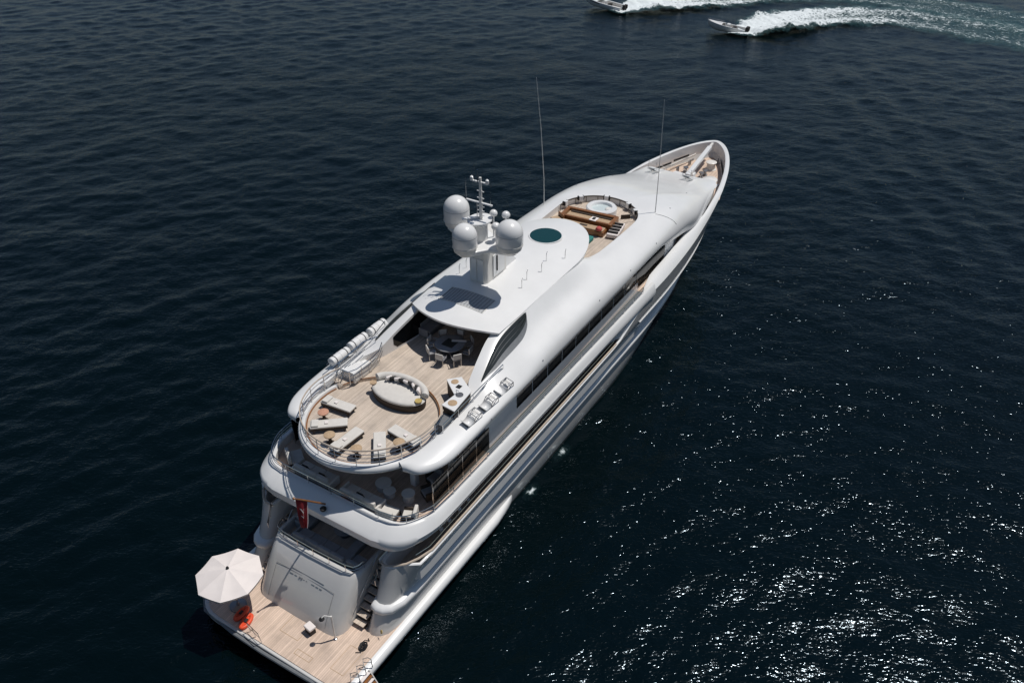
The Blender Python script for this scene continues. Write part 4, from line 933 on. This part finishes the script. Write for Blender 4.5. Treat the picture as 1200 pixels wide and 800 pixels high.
mb = MB(); rr_ = random.Random(4); P = []
for k in range(110): a = k * .42; r = .13 + .07 * math.sin(k * .37); P.append((r * math.cos(a) * 1.2, r * math.sin(a), .03 + .1 * k / 110 + .02 * math.sin(k * 1.7)))
mb.tube(P, .024, 5); mb.tube([P[-1], (.3, .12, .12), (.42, -.05, .05), (.5, .1, .03)], .024, 5); mb.tube([P[0], (-.3, -.1, .04), (-.42, .12, .03)], .024, 5); o = mb.build('coil', 'black', t)
t = thing('boarding_ladder', 'white boarding ladder with looped rails hung over the starboard platform corner', 'ladder', (3.55, -5.0, 1.1))
mb = MB()
for x in (-.32, .32): mb.bar((x, -.1, .05), (x, -.75, -1.05), .05, .1)
mb.build('stringer', 'cream', t)
for k in range(6): f = k / 6; MB().box(-.295, .295, -.22 - .6 * f, -.06 - .6 * f, -.06 - .98 * f, -.02 - .98 * f).build('rung', 'varnish' if k % 2 else 'canvas', t)
for x in (-.55, -.1, .35):
    mb = MB(); mb.tube([(x, .25, 0), (x, .22, .62), (x + .1, .0, .78), (x + .2, -.1, .6), (x + .2, -.12, 0)], .024, 6); mb.tube([(x, .23, .35), (x + .2, -.1, .35)], .016, 5); mb.build('hand_loop', 'steel', t)
t = thing('rail_frame', 'folded metal rail frame standing on the aft edge of the platform', 'rail', (2.4, .75, 1.1), R(80))
mb = MB()
for x in (-.45, .05, .5): mb.tube([(x, 0, 0), (x + .04, .06, .72)], .02, 6)
mb.tube([(-.41, .06, .72), (.54, .06, .72)], .02, 6); mb.tube([(-.43, .03, .36), (.52, .03, .36)], .014, 5); mb.build('frame', 'steel', t)
MB().tube([(.52, -.05, 0), (.62, -.28, -.35)], .05, 8).build('fender_pole', 'black', t)

# ---- ensign on the staff
t = thing('ensign', 'dark red flag with a pale emblem drooping from the stern staff', 'flag', (5.8, .06, 7.95))
A_, B_ = Vector((0, 0, 0)), Vector((.62, -.06, -.64)); rows = []; NTf = 24
def fl(s, q):
    top = A_.lerp(B_, s); dz = -1.95 * q * (1 - .1 * s); k = 1 - .72 * q ** 1.2
    x = (top.x) * k + .05 * q; y = top.y + .13 * math.sin(s * 9 + q * 2.5) * (.15 + q) * .8; z = top.z * (1 - .55 * q) + dz
    return Vector((x, y, z))
mb = MB(); mb.grid([[tuple(fl(s, q)) for s in np.linspace(0, 1, 20)] for q in np.linspace(0, 1, NTf)])
o = mb.build('cloth', 'red', t, smooth=60); sm = o.modifiers.new('thickness', 'SOLIDIFY'); sm.thickness = .008
mb = MB()
def off(s, q, e): 
    n = (fl(s + .02, q) - fl(s - .02, q)).cross(fl(s, q + .02) - fl(s, q - .02)).normalized(); p = fl(s, q) + n * e; return tuple(p)
for e in (.012, -.012):
    for (s0, q0), (s1, q1), w in (((.28, .3), (.55, .52), .1), ((.62, .3), (.42, .6), .09), ((.25, .55), (.5, .68), .08), ((.4, .75), (.6, .82), .08)):
        mb.grid([[off(s0 + (s1 - s0) * k / 6 + dw, q0 + (q1 - q0) * k / 6, e) for dw in (-w / 2, w / 2)] for k in range(7)])
mb.build('emblem', 'flagwhite', t, fixn=False)
mb = MB(); mb.tube([tuple(fl(1, q)) for q in np.linspace(0, 1, 20)], .018, 5); mb.build('hem', 'flagwhite', t)

# ---- spa deck
t = thing('sun_bed', 'large varnished wooden sun bed with a sunken brown cushion in front of the hot tub', 'sun bed', (35.72, .17, 9.45), R(4))
mb = MB()
for a, b_, c, d in ((-.75, .75, -1.95, -1.7), (-.75, .75, 1.7, 1.95), (-.75, -.55, -1.7, 1.7), (.5, .75, -1.7, 1.7)): mb.box(a, b_, c, d, 0, .62)
mb.build('frame', 'varnish', t, bevel=.03)
MB().box(-.548, .498, -1.698, 1.698, .05, .42).build('cushion', 'straw', t, bevel=.04)
MB().box(.3, .48, -1.55, 1.55, .42, .5).build('bolster', 'wicker', t, bevel=.03)
tag(MB().box(-.3, .3, -.26, .26, 0, .05).build('towel', 'canvas', loc=(35.3, -.4, 10.075), bevel=.02), 'white folded towel on the wooden edge of the sun bed', 'towel')
tag(MB().box(-.14, .14, -.1, .1, 0, .05).build('tablet', 'black', loc=(35.3, -.41, 10.126), bevel=.015), 'black case lying on the white folded towel', 'case')
t = thing('bench', 'varnished wooden bench with a tan seat between the sun bed and the roof', 'bench', (34.45, .05, 9.45), R(4))
MB().box(-.35, .35, -1.7, 1.7, 0, .36).build('base', 'varnish', t, bevel=.03); MB().box(-.3, .3, -1.62, 1.62, .36, .46).build('seat', 'straw', t, bevel=.04)
MB().box(-.1, .12, -.35, .2, .461, .48).build('seat_tray', 'wicker', t)
tag(MB().lathe([(.2, 0), (.24, .1), (.15, .22), (0, .25)], n=18).build('beach_bag', 'redcloth', loc=(34.3, -1.3, 9.915), smooth=60), 'coral red bag at the starboard end of the wooden bench', 'bag')
t = thing('armchair', 'varnished wooden chair at the port side of the spa deck', 'chair', (34.5, 2.1, 9.45), R(-30))
MB().box(-.4, .4, -.35, .35, .1, .36).build('seat', 'varnish', t, bevel=.03); MB().box(.3, .42, -.35, .35, .36, .7).build('backrest', 'varnish', t, bevel=.03); MB().box(-.36, .28, -.3, .3, .36, .44).build('seat_cushion', 'straw', t, bevel=.03)
tag(MB().box(-.3, .5, -.3, .3, 0, .3).build('pouffe', 'tealcloth', loc=(33.1, -1.0, 9.45), bevel=.08, seg=3), 'teal cushion block just under the roof front edge', 'pouffe')
t = thing('chaise', 'white chaise with four dark bolsters on the starboard side of the spa deck', 'chaise', (35.3, -2.12, 9.45), R(10))
MB().box(-1.0, 1.0, -.4, .4, .08, .36).build('base', 'canvas', t, bevel=.04)
for k in range(4): MB().box(-.8 + .45 * k, -.6 + .45 * k, -.36, .36, .36, .48).build('bolster', 'dark_cushion', t, bevel=.05, seg=3)
tag(MB().box(-.35, .35, -.04, .04, 0, .32).build('planter_wall', 'wicker', loc=(37.7, -1.75, 9.45), bevel=.02), 'low dark screen curved beside the hot tub', 'screen')
bpy.data.objects['planter_wall'].name = 'low_screen'; bpy.data.objects['low_screen'].rotation_euler.z = R(-50)

# ---- the two speedboats
def boat(lb, loc, rz, L_, pitch, console):
    t = thing('speedboat', lb, 'speedboat', loc, rz, 'speedboats racing past')
    xs = np.linspace(0, 1, 26); rows = []
    Bm = L_ * .17
    for q in xs:
        b_ = Bm * (1 - max(0, (q - .4) / .6) ** 2.4) ; x = (q - .5) * L_; sh = .78 + .28 * q ** 2; kl = -.25 + .62 * max(0, (q - .7) / .3) ** 2
        rows.append([(x - .28 * 0, 0, kl), (x, b_ * .55, kl + .16), (x, b_ * .86, kl * .5 + .28), (x + .1 * q, b_ * .98, sh * .7), (x + .2 * q, b_, sh)])
    mb = MB(); mb.grid(rows).mirror(); o = mb.build('hull', 'cream' if console else 'white', t, smooth=50)
    top = [r[-1] for r in rows]; inn = [(x, y * .8, z) for x, y, z in top]
    mb = MB(); cut = [p for p in inn if p[0] < L_ * .2]
    mb.grid([top, [(x, y * .98, z + .06) for x, y, z in top], [(x, y * .8, z + .05) for x, y, z in top]]).mirror(); mb.build('gunwale', 'white', t, smooth=40)
    fw = [p for p in inn if p[0] >= L_ * .08]
    mb = MB(); mb.grid([[(x, y * k, z + .05 + .12 * (1 - k * k)) for x, y, z in fw] for k in (1, .6, .25, 0)]).mirror(); mb.build('foredeck', 'white', t, smooth=40)
    af = [p for p in inn if p[0] < L_ * .11]
    mb = MB(); mb.grid([[(x, y, z + .05) for x, y, z in af], [(x, y * .98, .3) for x, y, z in af], [(x, 0, .3) for x, y, z in af]]).mirror(); mb.build('cockpit', 'cream', t, smooth=30)
    b0 = top[0]; mb = MB(); mb.add([(b0[0], -Bm, .78), (b0[0], Bm, .78), (b0[0], Bm * .8, .05), (b0[0], -Bm * .8, .05)], [(0, 1, 2, 3)]); mb.build('transom', 'cream', t)
    MB().box(-.5, .35, -.4, .4, .3, 1.15).build('console', 'white', t, bevel=.08)
    MB().add([(.3, -.5, 1.1), (.3, .5, 1.1), (-.05, .46, 1.55), (-.05, -.46, 1.55)], [(0, 1, 2, 3)]).build('windshield', 'glass', t)
    MB().box(-1.5, -.95, -.5, .5, .3, .85).build('helm_seat', 'dark_cushion', t, bevel=.06)
    for y in (-.35, .35): 
        e = MB().box(b0[0] - .55, b0[0] + .02, y - .2, y + .2, .55, 1.25).build('outboard_motor', 'dark_cushion', t, bevel=.1, seg=3); MB().box(b0[0] - .4, b0[0] - .12, y - .06, y + .06, -.3, .55).build('motor_leg', 'louver', e)
    if not console:
        for s in (-1, 1): MB().add([(L_ * .02, s * Bm * .995, .8), (L_ * .3, s * Bm * .93, .93), (L_ * .24, s * Bm * .95, .78), (L_ * .04, s * Bm * 1.0, .66)], [(0, 1, 2, 3)]).build('side_window', 'glass', t)
    mb = MB(); P = [(x * .96, y * .92, z + .34) for x, y, z in fw]; mb.tube(P + [(x, -y, z) for x, y, z in reversed(P[:-1])], .02, 5); mb.build('bow_rail', 'steel', t)
    t.rotation_euler = (0, R(-pitch), rz); return t
boat('small open white speedboat, the nearer of the two, trailing a long wake', (126.9, 21.1, .35), R(95), 6.3, 5, True)
boat('larger white speedboat with a dark side window at the top edge, farther of the two', (131.0, 45.6, .4), R(84), 8.2, 4, False)
